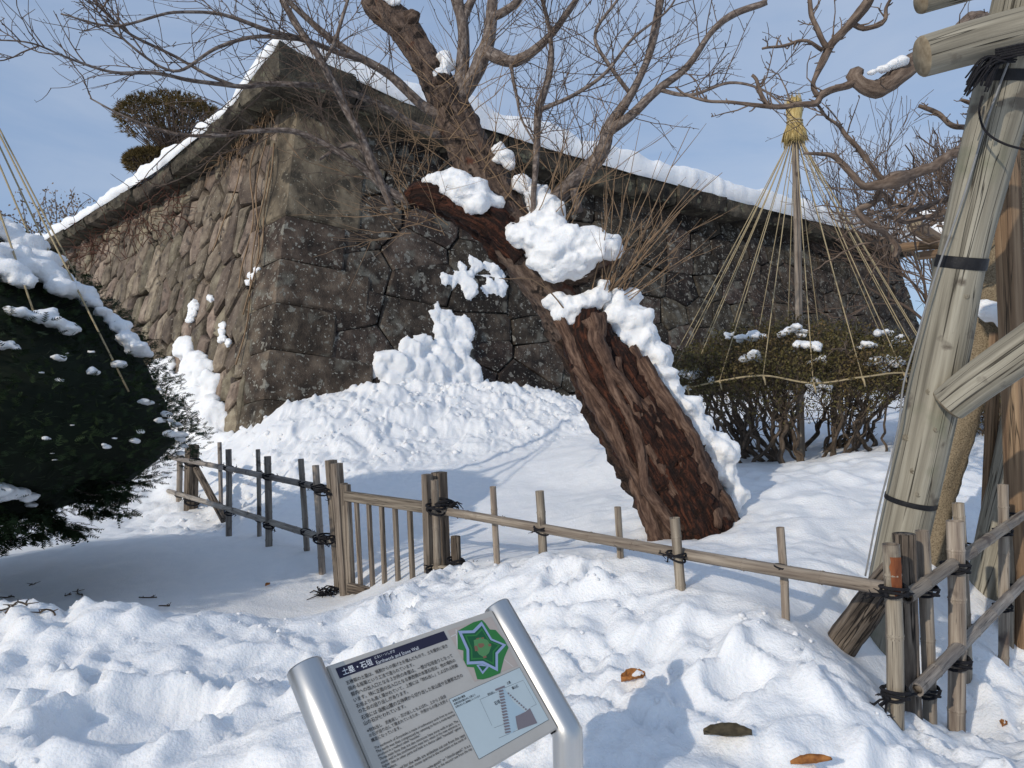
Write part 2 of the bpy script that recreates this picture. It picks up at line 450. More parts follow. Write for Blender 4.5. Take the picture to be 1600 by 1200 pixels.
# ------------------------------------------------------------------ the lie of the snow
A_B = W(415, 625, 13.0)                       # arris of the wall's corner, low and high
A_T = W(470, 160, 14.9)
DIR_R = nrm(np.array([0.8406, 0.5417, 0.0]))
DIR_L = nrm(np.array([-0.7662, 0.6426, 0.0]))
OUT_R = np.array([DIR_R[1], -DIR_R[0], 0.0])
OUT_L = np.array([-DIR_L[1], DIR_L[0], 0.0])
if OUT_L[1] > 0:
    OUT_L = -OUT_L
def arris(z):
    k = (z - A_B[2]) / (A_T[2] - A_B[2])
    p = A_B + (A_T - A_B) * k
    p[2] = z
    return p
FEN_C = np.array([1.62, 3.0]); FEN_GR = np.array([-0.57, 5.3]); FEN_GL = np.array([-1.5, 6.3]); FEN_L = np.array([-4.95, 10.9])
CTRL = []
for px, py, d in [(0, 962, 3.9), (150, 972, 3.9), (300, 978, 3.95), (420, 972, 4.05), (520, 955, 4.5), (600, 928, 4.8), (680, 905, 4.9), (770, 884, 4.75), (848, 866, 4.45),
                  (968, 880, 4.05), (1062, 925, 3.75), (1150, 945, 3.52), (1226, 968, 3.32), (1300, 1010, 3.1),
                  (200, 940, 5.6), (200, 860, 7.6), (300, 830, 8.6), (418, 855, 7.96), (357, 838, 9.2), (298, 800, 10.8), (478, 875, 7.0), (540, 938, 6.25),
                  (60, 1195, 2.6), (300, 1195, 2.6), (60, 1080, 3.2), (300, 1080, 3.2), (450, 1050, 3.4), (600, 1000, 3.9), (850, 960, 3.75), (1000, 1000, 3.4), (1000, 1100, 2.85), (900, 1190, 2.5),
                  (1200, 1100, 2.75), (1300, 1190, 2.5), (1100, 1190, 2.5), (1452, 1165, 3.3), (1492, 1165, 3.6), (1567, 1040, 4.45), (1540, 1190, 2.9), (1590, 1120, 3.3),
                  (1310, 950, 3.9), (1380, 990, 3.95), (1480, 960, 4.3), (620, 880, 6.2), (700, 860, 6.6), (640, 800, 9.0), (760, 850, 6.6), (740, 800, 8.6), (900, 830, 7.0), (900, 770, 9.3),
                  (570, 765, 10.2), (450, 740, 10.9), (560, 700, 11.6), (700, 700, 12.2), (800, 690, 12.6), (900, 680, 12.8), (470, 628, 13.3), (420, 645, 12.9), (570, 603, 13.9), (680, 597, 14.6),
                  (820, 606, 15.4), (890, 622, 15.8), (352, 690, 13.2), (250, 650, 15.3), (190, 640, 17.0), (330, 740, 11.9), (1000, 690, 10.3), (1010, 790, 7.0), (1080, 828, 6.25), (1160, 790, 6.3),
                  (1190, 745, 7.4), (1250, 722, 9.3), (1180, 700, 10.4), (1310, 720, 8.0), (1360, 705, 8.0), (1240, 840, 5.2), (1330, 880, 4.4), (1180, 868, 4.9), (1500, 730, 7.4), (1560, 655, 11.5),
                  (1585, 770, 6.6), (1520, 880, 5.1), (1400, 690, 9.8), (1300, 660, 13.0), (1450, 640, 15.0), (1090, 650, 14.0)]:
    p = W(px, py, d)
    CTRL.append(p)
CTRL += [np.array(c) for c in [(0, 0, 0.0), (-3, 0.3, 0.05), (3, 0.3, 0.05), (0, 1.2, 0.12), (-2.5, 1.4, 0.22), (2.4, 1.4, 0.15), (-2.6, 4.7, 0.16), (-4.6, 4.6, 0.15), (-1.4, 5.1, 0.05), (-6, 3.9, 0.45), (-5, 6, 0.1),
                               (-8, 8, 0.2), (-9, 12, 0.4), (-12, 16, 0.9), (-14, 9, 0.2), (5, 4, 0.0), (6, 7, 0.7), (9, 5, 0.2), (9, 12, 1.3), (8, 18, 2.0), (14, 22, 1.8), (16, 16, 1.4), (-10, 2, 0.1), (10, 1, 0.0),
                               (-20, 18, 0.8), (24, 24, 1.6), (-4, 16, 1.5), (2, 20, 1.8), (20, 8, 0.6), (0, -4, 0), (-9, -4, 0), (9, -4, 0)]]
CTRL = np.array(CTRL)
def _kern(r2):
    return np.sqrt(r2 + 0.16)
_d2 = ((CTRL[:, None, :2] - CTRL[None, :, :2]) ** 2).sum(-1)
_A = np.zeros((len(CTRL) + 1,) * 2)
_A[:-1, :-1] = _kern(_d2) - np.eye(len(CTRL)) * 0.06
_A[-1, :-1] = 1; _A[:-1, -1] = 1
_wt = np.linalg.solve(_A, np.append(CTRL[:, 2], 0))
def sig(t):
    return 1 / (1 + np.exp(-np.clip(t, -30, 30)))
def worley(x, y, seed):
    """distance to the nearest scattered point and that point's random number"""
    ix = np.floor(x).astype(int); iy = np.floor(y).astype(int)
    best = np.full(x.shape, 9.0); idv = np.zeros(x.shape)
    for dx in (-1, 0, 1):
        for dy in (-1, 0, 1):
            a = ix + dx; b = iy + dy
            d = np.hypot(a + _h(a, b, 1, seed) - x, b + _h(a, b, 2, seed) - y)
            m = d < best
            best = np.where(m, d, best); idv = np.where(m, _h(a, b, 5, seed), idv)
    return best, idv
rh = random.Random(77)
HOLES = [(rh.uniform(-3.4, 2.0), rh.uniform(2.2, 4.6), rh.uniform(.07, .17), rh.uniform(.04, .10), rh.uniform(0, 3.1)) for _ in range(26)]
HOLES += [(-1.55, 3.0, .22, .14, .5), (-2.3, 2.75, .2, .10, 1.0), (-.75, 3.3, .2, .09, 2.0), (.75, 3.25, .18, .08, .4), (-2.7, 3.3, .25, .10, 1.6)]
def bank_mask(x, y):
    yc = np.where(x < -1.2, 4.15, np.where(x < -0.45, 4.15 + (x + 1.2) * 1.25, np.where(x < 1.55, 5.1 - (x + 0.45) * 1.02, 3.0 + (x - 1.55) * 1.0)))
    return sig((yc - y) / 0.13) * sig((y - 1.0) / 0.3)
def snow_h(x, y, detail=True):
    x = np.asarray(x, float); y = np.asarray(y, float)
    sh = x.shape
    xf, yf = x.ravel(), y.ravel()
    cx = np.clip(xf, -24, 26); cy = np.clip(yf, -5, 30)
    h = np.empty_like(xf)
    for a in range(0, len(xf), 20000):
        b = a + 20000
        r2 = (cx[a:b, None] - CTRL[None, :, 0]) ** 2 + (cy[a:b, None] - CTRL[None, :, 1]) ** 2
        h[a:b] = _kern(r2) @ _wt[:-1] + _wt[-1]
    far = sig((np.hypot(xf, yf - 10) - 34) / 3)
    h = h * (1 - far) + 1.0 * far
    # the far snow-covered embankment that shows past the end of the wall
    h = h + 7.6 * np.exp(-(((xf - 33) / 10.0) ** 2 + ((yf - 44) / 8.0) ** 2))
    if detail:
        m = bank_mask(xf, yf)
        # distance in front of the wall's right face
        q = (xf - A_B[0]) * OUT_R[0] + (yf - A_B[1]) * OUT_R[1]
        ql = (xf - A_B[0]) * OUT_L[0] + (yf - A_B[1]) * OUT_L[1]
        mp = sig((3.0 - np.maximum(q, ql)) / 0.35) * (yf > 8)
        near = np.exp(-np.maximum(0, yf - 16) / 8)
        soft = noise2(xf * 0.9, yf * 0.9, 1) * 0.035 + noise2(xf * 2.6, yf * 2.6, 2) * 0.016 + noise2(xf * 0.35, yf * 0.35, 9) * 0.06
        wx = xf + 0.10 * noise2(xf * 3, yf * 3, 21); wy = yf + 0.10 * noise2(xf * 3, yf * 3, 22)
        ab = lambda q: np.sqrt(q * q + 0.012)
        b1 = ab(noise2(wx * 2.0, wy * 2.0, 3)); b2 = ab(noise2(wx * 4.7, wy * 4.7, 4)); b3 = ab(noise2(wx * 11.5, wy * 11.5, 5)); b4 = ab(noise2(wx * 25, wy * 25, 6))
        var = 0.3 + 1.0 * sig(noise2(xf * 1.3, yf * 1.3, 30) * 5)
        lump = noise2(wx * 1.2, wy * 1.2, 33) * 0.06 + (b1 - 0.3) * 0.085 + ((b2 - 0.3) * 0.085 + (b3 - 0.3) * 0.045 + (b4 - 0.3) * 0.022 + noise2(wx * 48, wy * 48, 44) * 0.0035) * var
        pile = (ab(noise2(wx * 1.5, wy * 1.5, 7)) - 0.3) * 0.22 + (b2 - 0.3) * 0.10 + (b3 - 0.3) * 0.05 + (ab(noise2(wx * 7, wy * 7, 12)) - .3) * 0.06
        w1, i1 = worley(wx * 5.5, wy * 5.5, 3); w2, i2 = worley(wx * 13 + 5, wy * 13, 4)
        chunk = np.sqrt(np.maximum(0, 0.62 - w1)) * (i1 > .45) * (0.025 + .055 * i1) + np.sqrt(np.maximum(0, 0.6 - w2)) * (i2 > .4) * .028
        cm = sig(noise2(xf * 0.9 + 3, yf * 0.9, 31) * 6 - 0.3)
        lump = lump + chunk * (0.35 + 1.1 * cm)
        for hx, hy, hr, hd, ha in HOLES:
            ux = (xf - hx) * math.cos(ha) + (yf - hy) * math.sin(ha); uy = -(xf - hx) * math.sin(ha) + (yf - hy) * math.cos(ha)
            q2_ = (ux / (hr * 1.5)) ** 2 + (uy / hr) ** 2
            lump = lump - .7 * hd * sig((1 - q2_) * 5) + hd * .35 * np.exp(-((q2_ - 1.5) / .5) ** 2)
        hills = sig((xf - 0.9) / 0.3) * sig((yf - 4.6 + (xf - 1.0) * 0.9) / 0.3) * sig((9.0 - yf) / 0.6)
        h = h + soft * near + m * lump + mp * pile + hills * ((b1 - .3) * 0.10 + (b2 - .3) * 0.035)
        # drifts round the tree's foot and hollows round posts
        h = h - 0.05 * np.exp(-(((xf - 1.62) / 0.16) ** 2 + ((yf - 3.0) / 0.16) ** 2))
    return h.reshape(sh)
def axis(parts):
    out = []
    for a, b, st in parts:
        out += list(np.arange(a, b - st * 0.5, st))
    out.append(parts[-1][1])
    return np.array(out)
gx = axis([(-700, -100, 120), (-100, -24, 12), (-24, -12, 1.0), (-12, -8, 0.25), (-8, -4.2, 0.06), (-4.2, 4.4, 0.026), (4.4, 9, 0.07), (9, 16, 0.25), (16, 60, 2.0), (60, 100, 10), (100, 700, 120)])
gy = axis([(-300, -60, 60), (-60, -6, 9), (-6, 0.8, 0.5), (0.8, 1.8, 0.06), (1.8, 5.4, 0.024), (5.4, 8, 0.045), (8, 16.5, 0.055), (16.5, 30, 0.5), (30, 60, 1.5), (60, 100, 10), (100, 900, 160)])
X, Y = np.meshgrid(gx, gy)
Z = snow_h(X, Y)
nx, ny = len(gx), len(gy)
me = bpy.data.meshes.new('snow_ground')
V = np.stack([X, Y, Z], -1).reshape(-1, 3)
idx = (np.arange(ny - 1)[:, None] * nx + np.arange(nx - 1)[None, :]).ravel()
Q = np.stack([idx, idx + 1, idx + 1 + nx, idx + nx], 1)
me.vertices.add(len(V)); me.vertices.foreach_set('co', V.astype(np.float32).ravel())
me.loops.add(Q.size); me.loops.foreach_set('vertex_index', Q.astype(np.int32).ravel())
me.polygons.add(len(Q)); me.polygons.foreach_set('loop_start', np.arange(0, Q.size, 4, dtype=np.int32))
me.polygons.foreach_set('use_smooth', [True] * len(Q))
me.update(); me.validate()
me.materials.append(M_SNOW)
ground = bpy.data.objects.new('snow_ground', me)
col.objects.link(ground)
tag(ground, 'deep trampled snow over the garden ground', kind='structure')
def gz(x, y):
    return float(snow_h(np.array([x]), np.array([y]))[0])

# ------------------------------------------------------------------ snow lumps lying on things
_ico = {}
def ico(sub):
    if sub not in _ico:
        import bmesh
        bm = bmesh.new()
        bmesh.ops.create_icosphere(bm, subdivisions=sub, radius=1)
        _ico[sub] = (np.array([v.co[:] for v in bm.verts]), [tuple(v.index for v in f.verts) for f in bm.faces])
        bm.free()
    return _ico[sub]
SNOW_N = [0]
TX1 = bpy.data.textures.new('snow_clumps', 'CLOUDS'); TX1.noise_scale = 0.10; TX1.noise_depth = 2
TX2 = bpy.data.textures.new('snow_grain', 'CLOUDS'); TX2.noise_scale = 0.035; TX2.noise_depth = 2
def snow_lump(name, blobs, label, cat='snow patch', group=None, voxel=0.03, rough=0.22, parent=None):
    """blobs: (centre, (rx, ry, rz)) ellipsoids fused into one lump of snow"""
    SNOW_N[0] += 1
    V0, F0 = ico(3)
    mb = MB()
    for i, (c, r) in enumerate(blobs):
        r = np.asarray(r, float); m = r.mean()
        v = V0.copy()
        k = 1 + rough * noise3(V0 * 1.7 + SNOW_N[0] * 3.7 + i * 5.1, 3) + rough * 0.5 * noise3(V0 * 4.1 + i * 9.0, 4)
        mb.add(v * k[:, None] * r + np.asarray(c, float), F0)
    o = mb.build(name, M_SNOW, parent)
    rm = o.modifiers.new('remesh', 'REMESH'); rm.mode = 'VOXEL'; rm.voxel_size = voxel; rm.use_smooth_shade = True
    sm = o.modifiers.new('smooth', 'SMOOTH'); sm.factor = 0.5; sm.iterations = 2
    for nz_, st_ in ((TX1, 2.4), (TX2, 1.1)):
        dp = o.modifiers.new('crumble', 'DISPLACE'); dp.texture = nz_; dp.texture_coords = 'GLOBAL'; dp.strength = min(0.05, voxel * st_); dp.mid_level = 0.5
    if parent is None:
        tag(o, label, cat, group)
    return o
def strip_blobs(P, r, n, rng, squash=0.75, jit=0.35):
    P = np.asarray(P); r = np.broadcast_to(np.asarray(r, float), (len(P),))
    out = []
    for t in np.linspace(0, len(P) - 1, n):
        i = int(round(t))
        q = r[i] * rng.uniform(0.8, 1.2)
        out.append((P[i] + np.array([rng.uniform(-1, 1), rng.uniform(-1, 1), rng.uniform(-.5, .5)]) * q * jit, (q * rng.uniform(0.9, 1.2), q * rng.uniform(0.9, 1.2), q * squash)))
    return out

# ------------------------------------------------------------------ stone wall
def curve_z(tab):
    s, z = np.array(tab).T
    return lambda q: float(np.interp(q, s, z)) - 0.12
ZT_R = curve_z([(0, 9.02), (0.8, 8.86), (2.55, 8.47), (4.2, 8.34), (6.5, 8.17), (9, 8.03), (11.5, 7.93), (14.4, 7.83), (17.8, 7.75), (24, 7.66)])
ZB_R = curve_z([(0, 8.42), (1.0, 8.10), (2.5, 7.88), (4.2, 7.74), (6.5, 7.54), (9, 7.41), (11.5, 7.34), (14.4, 7.30), (17.8, 7.27), (24, 7.24)])
ZT_L = curve_z([(0, 9.05), (0.8, 8.75), (2.15, 8.22), (3.65, 8.02), (5.3, 7.79), (7.3, 7.67), (9, 7.58), (12, 7.42), (20, 7.3)])
ZB_L = curve_z([(0, 8.45), (0.8, 8.22), (2.5, 7.68), (5.1, 7.42), (7.4, 7.28), (12, 7.12), (20, 7.0)])
OVER = 0.82
wall = thing('stone_rampart', (A_B[0], A_B[1], 0), 'tall battered castle wall of fitted stones with overhanging coping under snow', 'wall')
def fp(side, s, z, off=0.0):
    d, n = (DIR_R, OUT_R) if side == 'R' else (DIR_L, OUT_L)
    return arris(z) + d * s + n * off
def clip_poly(poly, a, b, c):
    """keep the part of a convex polygon where a*x + b*y <= c"""
    out = []
    for i in range(len(poly)):
        p, q = poly[i], poly[(i + 1) % len(poly)]
        fp_, fq = a * p[0] + b * p[1] - c, a * q[0] + b * q[1] - c
        if fp_ <= 0:
            out.append(p)
        if fp_ * fq < 0:
            t = fp_ / (fp_ - fq)
            out.append((p[0] + (q[0] - p[0]) * t, p[1] + (q[1] - p[1]) * t))
    return out
def cells(sites, aspect, k=22):
    S = np.array(sites)
    Sa = S * np.array([1, aspect])
    res = []
    for i in range(len(S)):
        d = ((Sa - Sa[i]) ** 2).sum(1)
        nb = np.argsort(d)[1:k]
        poly = [(S[i, 0] - 3, S[i, 1] - 3), (S[i, 0] + 3, S[i, 1] - 3), (S[i, 0] + 3, S[i, 1] + 3), (S[i, 0] - 3, S[i, 1] + 3)]
        for j in nb:
            a = S[j, 0] - S[i, 0]; b = (S[j, 1] - S[i, 1]) * aspect ** 2
            mx = (S[i] + S[j]) / 2
            poly = clip_poly(poly, a, b, a * mx[0] + b * mx[1])
            if len(poly) < 3:
                break
        res.append(poly)
    return res
def stone_piece(side, poly, rng, bulge, gap, inset, name, mat):
    P = np.array(poly)
    # drop slivers between neighbouring corners
    keep = [P[0]]
    for p in P[1:]:
        if np.hypot(*(p - keep[-1])) > 0.07:
            keep.append(p)
    P = np.array(keep)
    if len(P) < 3:
        return None
    if len(P) < 7:                                  # a mid point on the longest edges, pushed a little out of line
        e = [np.hypot(*(P[(i + 1) % len(P)] - P[i])) for i in range(len(P))]
        big = sorted(range(len(P)), key=lambda i: -e[i])[:7 - len(P)]
        Q = []
        for i in range(len(P)):
            Q.append(P[i])
            if i in big:
                mid = (P[i] + P[(i + 1) % len(P)]) / 2
                nn = np.array([-(P[(i + 1) % len(P)] - P[i])[1], (P[(i + 1) % len(P)] - P[i])[0]])
                Q.append(mid + nn * rng.uniform(-0.05, 0.0 if bulge < 0.06 else 0.03))
        P = np.array(Q)
    P = P + np.array([[rg2.uniform(-.02, .02), rg2.uniform(-.02, .02)] for _ in P])
    c = P.mean(0)
    n = len(P)
    size = math.sqrt(max(0.02, 0.5 * abs(sum(P[i][0] * P[(i + 1) % n][1] - P[(i + 1) % n][0] * P[i][1] for i in range(n)))))
    tilt = np.array([rng.uniform(-1, 1), rng.uniform(-1, 1)]) * bulge * 0.5 / max(size, .3)
    proud = rng.uniform(-0.35, 0.45) * bulge
    rings = []
    for sc, dep in ((gap / size, -0.22), (gap / size, -0.035), ((gap + inset) / size, 0.35 * bulge), ((gap + inset * 3.2) / size, 0.8 * bulge)):
        f = 1 - min(0.6, sc * 1.6)
        ring = []
        for p in P:
            q = c + (p - c) * f * (1 + (rng.uniform(-0.03, 0.03) if dep > -0.1 else 0))
            o = dep + (proud + tilt @ (q - c) if dep > -0.2 else 0) + (rng.uniform(-.12, .12) * bulge if dep > 0 else 0)
            ring.append(fp(side, q[0], q[1], o))
        rings.append(ring)
    cen = fp(side, c[0], c[1], bulge + proud)
    V = [v for r in rings for v in r] + [cen]
    F = []
    rev = (side == 'L')
    for k in range(3):
        for j in range(n):
            a, b = k * n + j, k * n + (j + 1) % n
            F.append((a, b, b + n, a + n))
    for j in range(n):
        F.append((3 * n + j, 3 * n + (j + 1) % n, 4 * n))
    if rev:
        F = [f[::-1] for f in F]
    mb = MB(); mb.add(V, F)
    return mb.build(name, mat, wall, smooth=False)
rg = random.Random(11); rg2 = random.Random(12)
# fitted blocks of the right face
sites = []
row = 0
z = 0.55
while z < 8.4:
    h = rg.uniform(0.64, 0.84)
    s = 0.55 + (row % 2) * 0.3
    while s < 24.2:
        wd = (1.45 if s < 5 else 1.45 - 0.55 * min(1, (s - 5) / 7)) * rg.uniform(0.72, 1.25)
        hh = h * (1.15 if s < 5 else 1.0)
        sites.append((s + wd / 2, z + h / 2 + rg.uniform(-0.17, 0.17) - 0.035 * min(s, 6)))
        s += wd
    z += h; row += 1
sites = [p for p in sites if p[1] < ZB_R(p[0]) + 0.25 and p[1] > 0.6 and rg.random() > 0.06]
polys = cells(sites, 1.25)
tot = 0
for p, poly in zip(sites, polys):
    if p[0] < 6 and p[1] < 1.2:
        continue
    poly = clip_poly(poly, 0, 1, ZB_R(p[0]) + 0.06) if len(poly) > 2 else poly
    if len(poly) > 2: poly = clip_poly(poly, -1, 0, -0.75)
    if len(poly) > 2: poly = clip_poly(poly, 1, 0.34, 22.35 + 0.34 * 7.35)
    if len(poly) > 2: poly = clip_poly(poly, 0, -1, -0.3)
    if len(poly) > 2:
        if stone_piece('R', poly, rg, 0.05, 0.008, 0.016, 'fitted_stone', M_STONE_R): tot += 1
print('right stones', tot)
# rounded field stones of the left face
sites = []
row = 0
z = 0.3
while z < 8.3:
    h = rg.uniform(0.62, 0.86)
    s = 0.5 + (row % 2) * 0.22
    while s < 13.6:
        wd = rg.uniform(0.28, 0.52) * (1.1 if s < 4 else 1.0)
        sites.append((s + wd / 2 - 0.16 * z * 0, z + h / 2 + rg.uniform(-0.24, 0.24)))
        s += wd
    z += h; row += 1
sites = [p for p in sites if p[1] < ZB_L(p[0]) + 0.25 and not (p[0] > 7 and p[1] < 2.2) and rg.random() > 0.16]
# lean the tall stones: shear the lattice, cut it, shear back
SHR = 0.15
shs = [(a + SHR * b, b) for a, b in sites]
polys = cells(shs, 0.52)
tot = 0
for p, poly in zip(sites, polys):
    poly = [(a - SHR * b, b) for a, b in poly]
    if len(poly) > 2: poly = clip_poly(poly, 0, 1, ZB_L(p[0]) + 0.06)
    if len(poly) > 2: poly = clip_poly(poly, -1, 0, -0.62)
    if len(poly) > 2: poly = clip_poly(poly, 1, 0, 13.7)
    if len(poly) > 2: poly = clip_poly(poly, 0, -1, -0.2)
    if len(poly) > 2:
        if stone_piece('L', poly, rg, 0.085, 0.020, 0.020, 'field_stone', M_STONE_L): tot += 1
print('left stones', tot)
# corner stones, long and short by turns
z = 0.10
k = 0
while z < 7.9:
    h = 0.93 + rg.uniform(-0.05, 0.05)
    if z + h > 6.5:
        h = 8.34 - z
    wr, wl = ((1.95, 0.85) if k % 2 == 0 else (1.15, 1.25))
    wr *= rg.uniform(0.92, 1.08)
    if z + h > 8.2:
        wr, wl = 1.5, 0.95
    z0, z1 = z + 0.008, z + h - 0.008
    mb = MB()
    rise = 0.045 * wr
    V = []
    b = 0.035
    levels = [(z0, b), (z0 + 0.05, 0.0), ((z0 + z1) / 2, -0.012), (z1 - 0.05, 0.0), (z1, b)]
    for zz, inn in levels:
        t = (zz - z0) / (z1 - z0)
        def pt(side, s, off, drop=1.0):
            return fp(side, s, zz - (0.10 * s if drop else 0), off)
        pr = 0.075 - inn
        ring = [fp('L', wl, zz - 0.12 * wl, -0.25), fp('L', wl - 0.01, zz - 0.12 * wl, pr - 0.04), fp('L', wl - 0.06, zz - 0.12 * wl, pr), fp('L', wl * 0.5, zz - 0.06 * wl, pr + rg.uniform(-.01, .015)),
                fp('L', 0.03, zz, pr), arris(zz) + (OUT_R + OUT_L) * pr * 0.72, fp('R', 0.03, zz, pr),
                fp('R', wr * 0.33, zz - 0.035 * wr, pr + rg.uniform(-.01, .015)), fp('R', wr * 0.66, zz - 0.07 * wr, pr + rg.uniform(-.01, .015)), fp('R', wr - 0.06, zz - 0.11 * wr, pr),
                fp('R', wr - 0.01, zz - 0.11 * wr, pr - 0.04), fp('R', wr, zz - 0.11 * wr, -0.25)]
        V += ring
    n = 12
    F = []
    for a in range(len(levels) - 1):
        for j in range(n - 1):
            F.append((a * n + j, a * n + j + 1, (a + 1) * n + j + 1, (a + 1) * n + j))
        F.append((a * n + n - 1, a * n, (a + 1) * n, (a + 1) * n + n - 1))
    F.append(tuple(range(n - 1, -1, -1))); F.append(tuple((len(levels) - 1) * n + j for j in range(n)))
    mb.add(V, F)
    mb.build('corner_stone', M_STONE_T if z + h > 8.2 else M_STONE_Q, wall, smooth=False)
    z += h; k += 1
# earth core behind the stones, coloured dark for soil and shadow in the joints
mb = MB()
for side, smax, ZB in (('R', 23.0, ZB_R), ('L', 14.5, ZB_L)):
    ss = np.linspace(0.0, smax, 16)
    V = []
    for s in ss:
        V.append(fp(side, s, -0.6, -0.13)); V.append(fp(side, s, ZB(s) + 0.3, -0.13))
    F = [(2 * i, 2 * i + 2, 2 * i + 3, 2 * i + 1) for i in range(len(ss) - 1)]
    mb.add(V, F)
# end return of the wall at the far right
RET = nrm(np.array([-0.35, 0.94, 0]))
V = []
for zz in (-0.6, 3.0, 7.6):
    e = fp('R', 22.35 + (7.35 - zz) * 0.34, zz, -0.0)
    V += [e, e + RET * 9]
mb.add(V, [(0, 1, 3, 2), (2, 3, 5, 4)])
mb.build('core', M_EARTH, wall)
# coping slabs hanging over the face
def coping(side, s0, s1, ZT, ZB, k):
    mb = MB()
    V = []
    ov = OVER + rg.uniform(-0.12, 0.05)
    cut = 0.022
    ns = 7
    ss = np.linspace(s0 + cut, s1 - cut, ns)
    dz = rg.uniform(-0.07, 0.05)
    for s in ss:
        zt, zb = ZT(s) + dz * 0.5, ZB(s) + dz
        base = fp(side, s, 7.9, 0); n = OUT_R if side == 'R' else OUT_L
        j = lambda a=0.035: rg.uniform(-a, a)
        prof = [(-0.6, zb + 0.04), (0.02, zb - 0.02 + j()), (ov * 0.6, zb + j(0.03)), (ov - 0.05, zb + 0.02 + j()), (ov + j(0.025), zb + 0.10 + j()), (ov + j(0.05), (zt + zb) / 2 + j(.03)), (ov + j(0.025), zt - 0.08), (ov - 0.07, zt + j(.015)), (-0.6, zt + 0.02)]
        for o, zz in prof:
            p = base + n * o
            p[2] = zz
            V.append(p)
    m = 9
    F = [tuple(range(m)), tuple((ns - 1) * m + i for i in range(m - 1, -1, -1))]
    for a in range(ns - 1):
        for j in range(m):
            F.append((a * m + j, (a + 1) * m + j, (a + 1) * m + (j + 1) % m, a * m + (j + 1) % m))
    if side == 'L':
        F = [f[::-1] for f in F]
    mb.add(V, F)
    mb.build('coping_slab', M_COPE, wall, smooth=False)
for side, smax, ZT, ZB in (('R', 22.5, ZT_R, ZB_R), ('L', 14.5, ZT_L, ZB_L)):
    s = 0.95
    k = 0
    while s < smax - 0.4:
        L_ = min(rg.uniform(1.3, 2.3), smax - s)
        coping(side, s, s + L_, ZT, ZB, k)
        s += L_; k += 1
# the raised capstone on the corner
mb = MB()
c0 = arris(7.9); MIT = (OUT_R + OUT_L) / (1 + OUT_R @ OUT_L)
plan = [(c0 + OUT_L * OVER + DIR_L * 0.94, 'L', 0.94), (c0 + MIT * OVER + DIR_L * 0.35 - 0, 'L', 0.35), (c0 + MIT * (OVER + 0.06), 'C', 0), (c0 + MIT * OVER + DIR_R * 0.35, 'R', 0.35), (c0 + OUT_R * OVER + DIR_R * 0.94, 'R', 0.94),
        (c0 - OUT_R * 0.6 + DIR_R * 0.94, 'R', 0.94), (c0 - MIT * 0.6, 'C', 0), (c0 - OUT_L * 0.6 + DIR_L * 0.94, 'L', 0.94)]
V = []
for lev in range(4):
    for p, sd, s in plan:
        zt, zb = (ZT_R(s), ZB_R(s)) if sd == 'R' else (ZT_L(s), ZB_L(s)) if sd == 'L' else (8.92, 8.34)
        if sd == 'C': zb = 8.24
        q = p.copy()
        t = (0.0, 0.2, 0.85, 1.0)[lev]
        q[2] = zb + (zt - zb) * t
        if lev in (0, 3):
            q[:2] += nrm(c0[:2] - p[:2]) * 0.05
        V.append(q)
n = len(plan)
F = [tuple(range(n - 1, -1, -1)), tuple(3 * n + j for j in range(n))]
for a in range(3):
    for j in range(n):
        F.append((a * n + j, a * n + (j + 1) % n, (a + 1) * n + (j + 1) % n, (a + 1) * n + j))
mb.add(V, [f[::-1] for f in F])
mb.build('capstone', M_COPE, wall, smooth=False)

# snow lying on the coping and the earth bank behind it
cols_ = [('L', s) for s in np.arange(14.6, 0.0, -0.12)] + [('C', 0.0)] + [('R', s) for s in np.arange(0.1, 22.7, 0.12)]
prof = [(-0.02, -0.10, 0), (0.03, 0.02, .4), (0.045, 0.5, 1), (0.0, 0.85, 1), (-0.12, 1.0, 1), (-0.4, 1.12, 1), (-0.8, 1.22, 1), (-1.5, 1.45, 1), (-2.4, 1.75, 1), (-3.4, 1.9, 1), (-5.0, 1.8, 1), (-5.2, -1.5, 0)]
V = []
for i, (sd, s) in enumerate(cols_):
    ZT = ZT_L if sd == 'L' else ZT_R
    d = DIR_L if sd == 'L' else DIR_R
    thick = (0.24 if sd == 'L' else 0.24 + 0.30 * min(1, s / 3.0)) + 0.13 * float(noise2(s * 1.3, 4.5 if sd == 'L' else 0.3, 15))
    thick = max(0.12, thick)
    for j, (o, f, w) in enumerate(prof):
        oo = OVER + o + w * (0.11 * float(noise2(s * 1.1, j * .4 + (50 if sd == 'L' else 0), 16)) + 0.05 * float(noise2(s * 4.5, j * .5, 17)))
        p = c0 + MIT * oo + d * s
        edge = 0 if f <= 0 else 1
        p[2] = ZT(s) + thick * f * (1.0 if f < 1.3 else 1.0) + edge * 0.03 * float(noise2(s * 3, j * 0.7 + (9 if sd == 'L' else 0), 18)) - (0.02 if f < 0 else 0)
        V.append(p)
m = len(prof)
F = []
for i in range(len(cols_) - 1):
    for j in range(m - 1):
        F.append((i * m + j, i * m + j + 1, (i + 1) * m + j + 1, (i + 1) * m + j))
F.append(tuple((len(cols_) - 1) * m + j for j in range(m)))
mb = MB(); mb.add(V, F)
o = mb.build('coping_snow', M_SNOW)
tag(o, 'thick white snow lying along the coping of the castle wall', 'snow', kind='stuff')

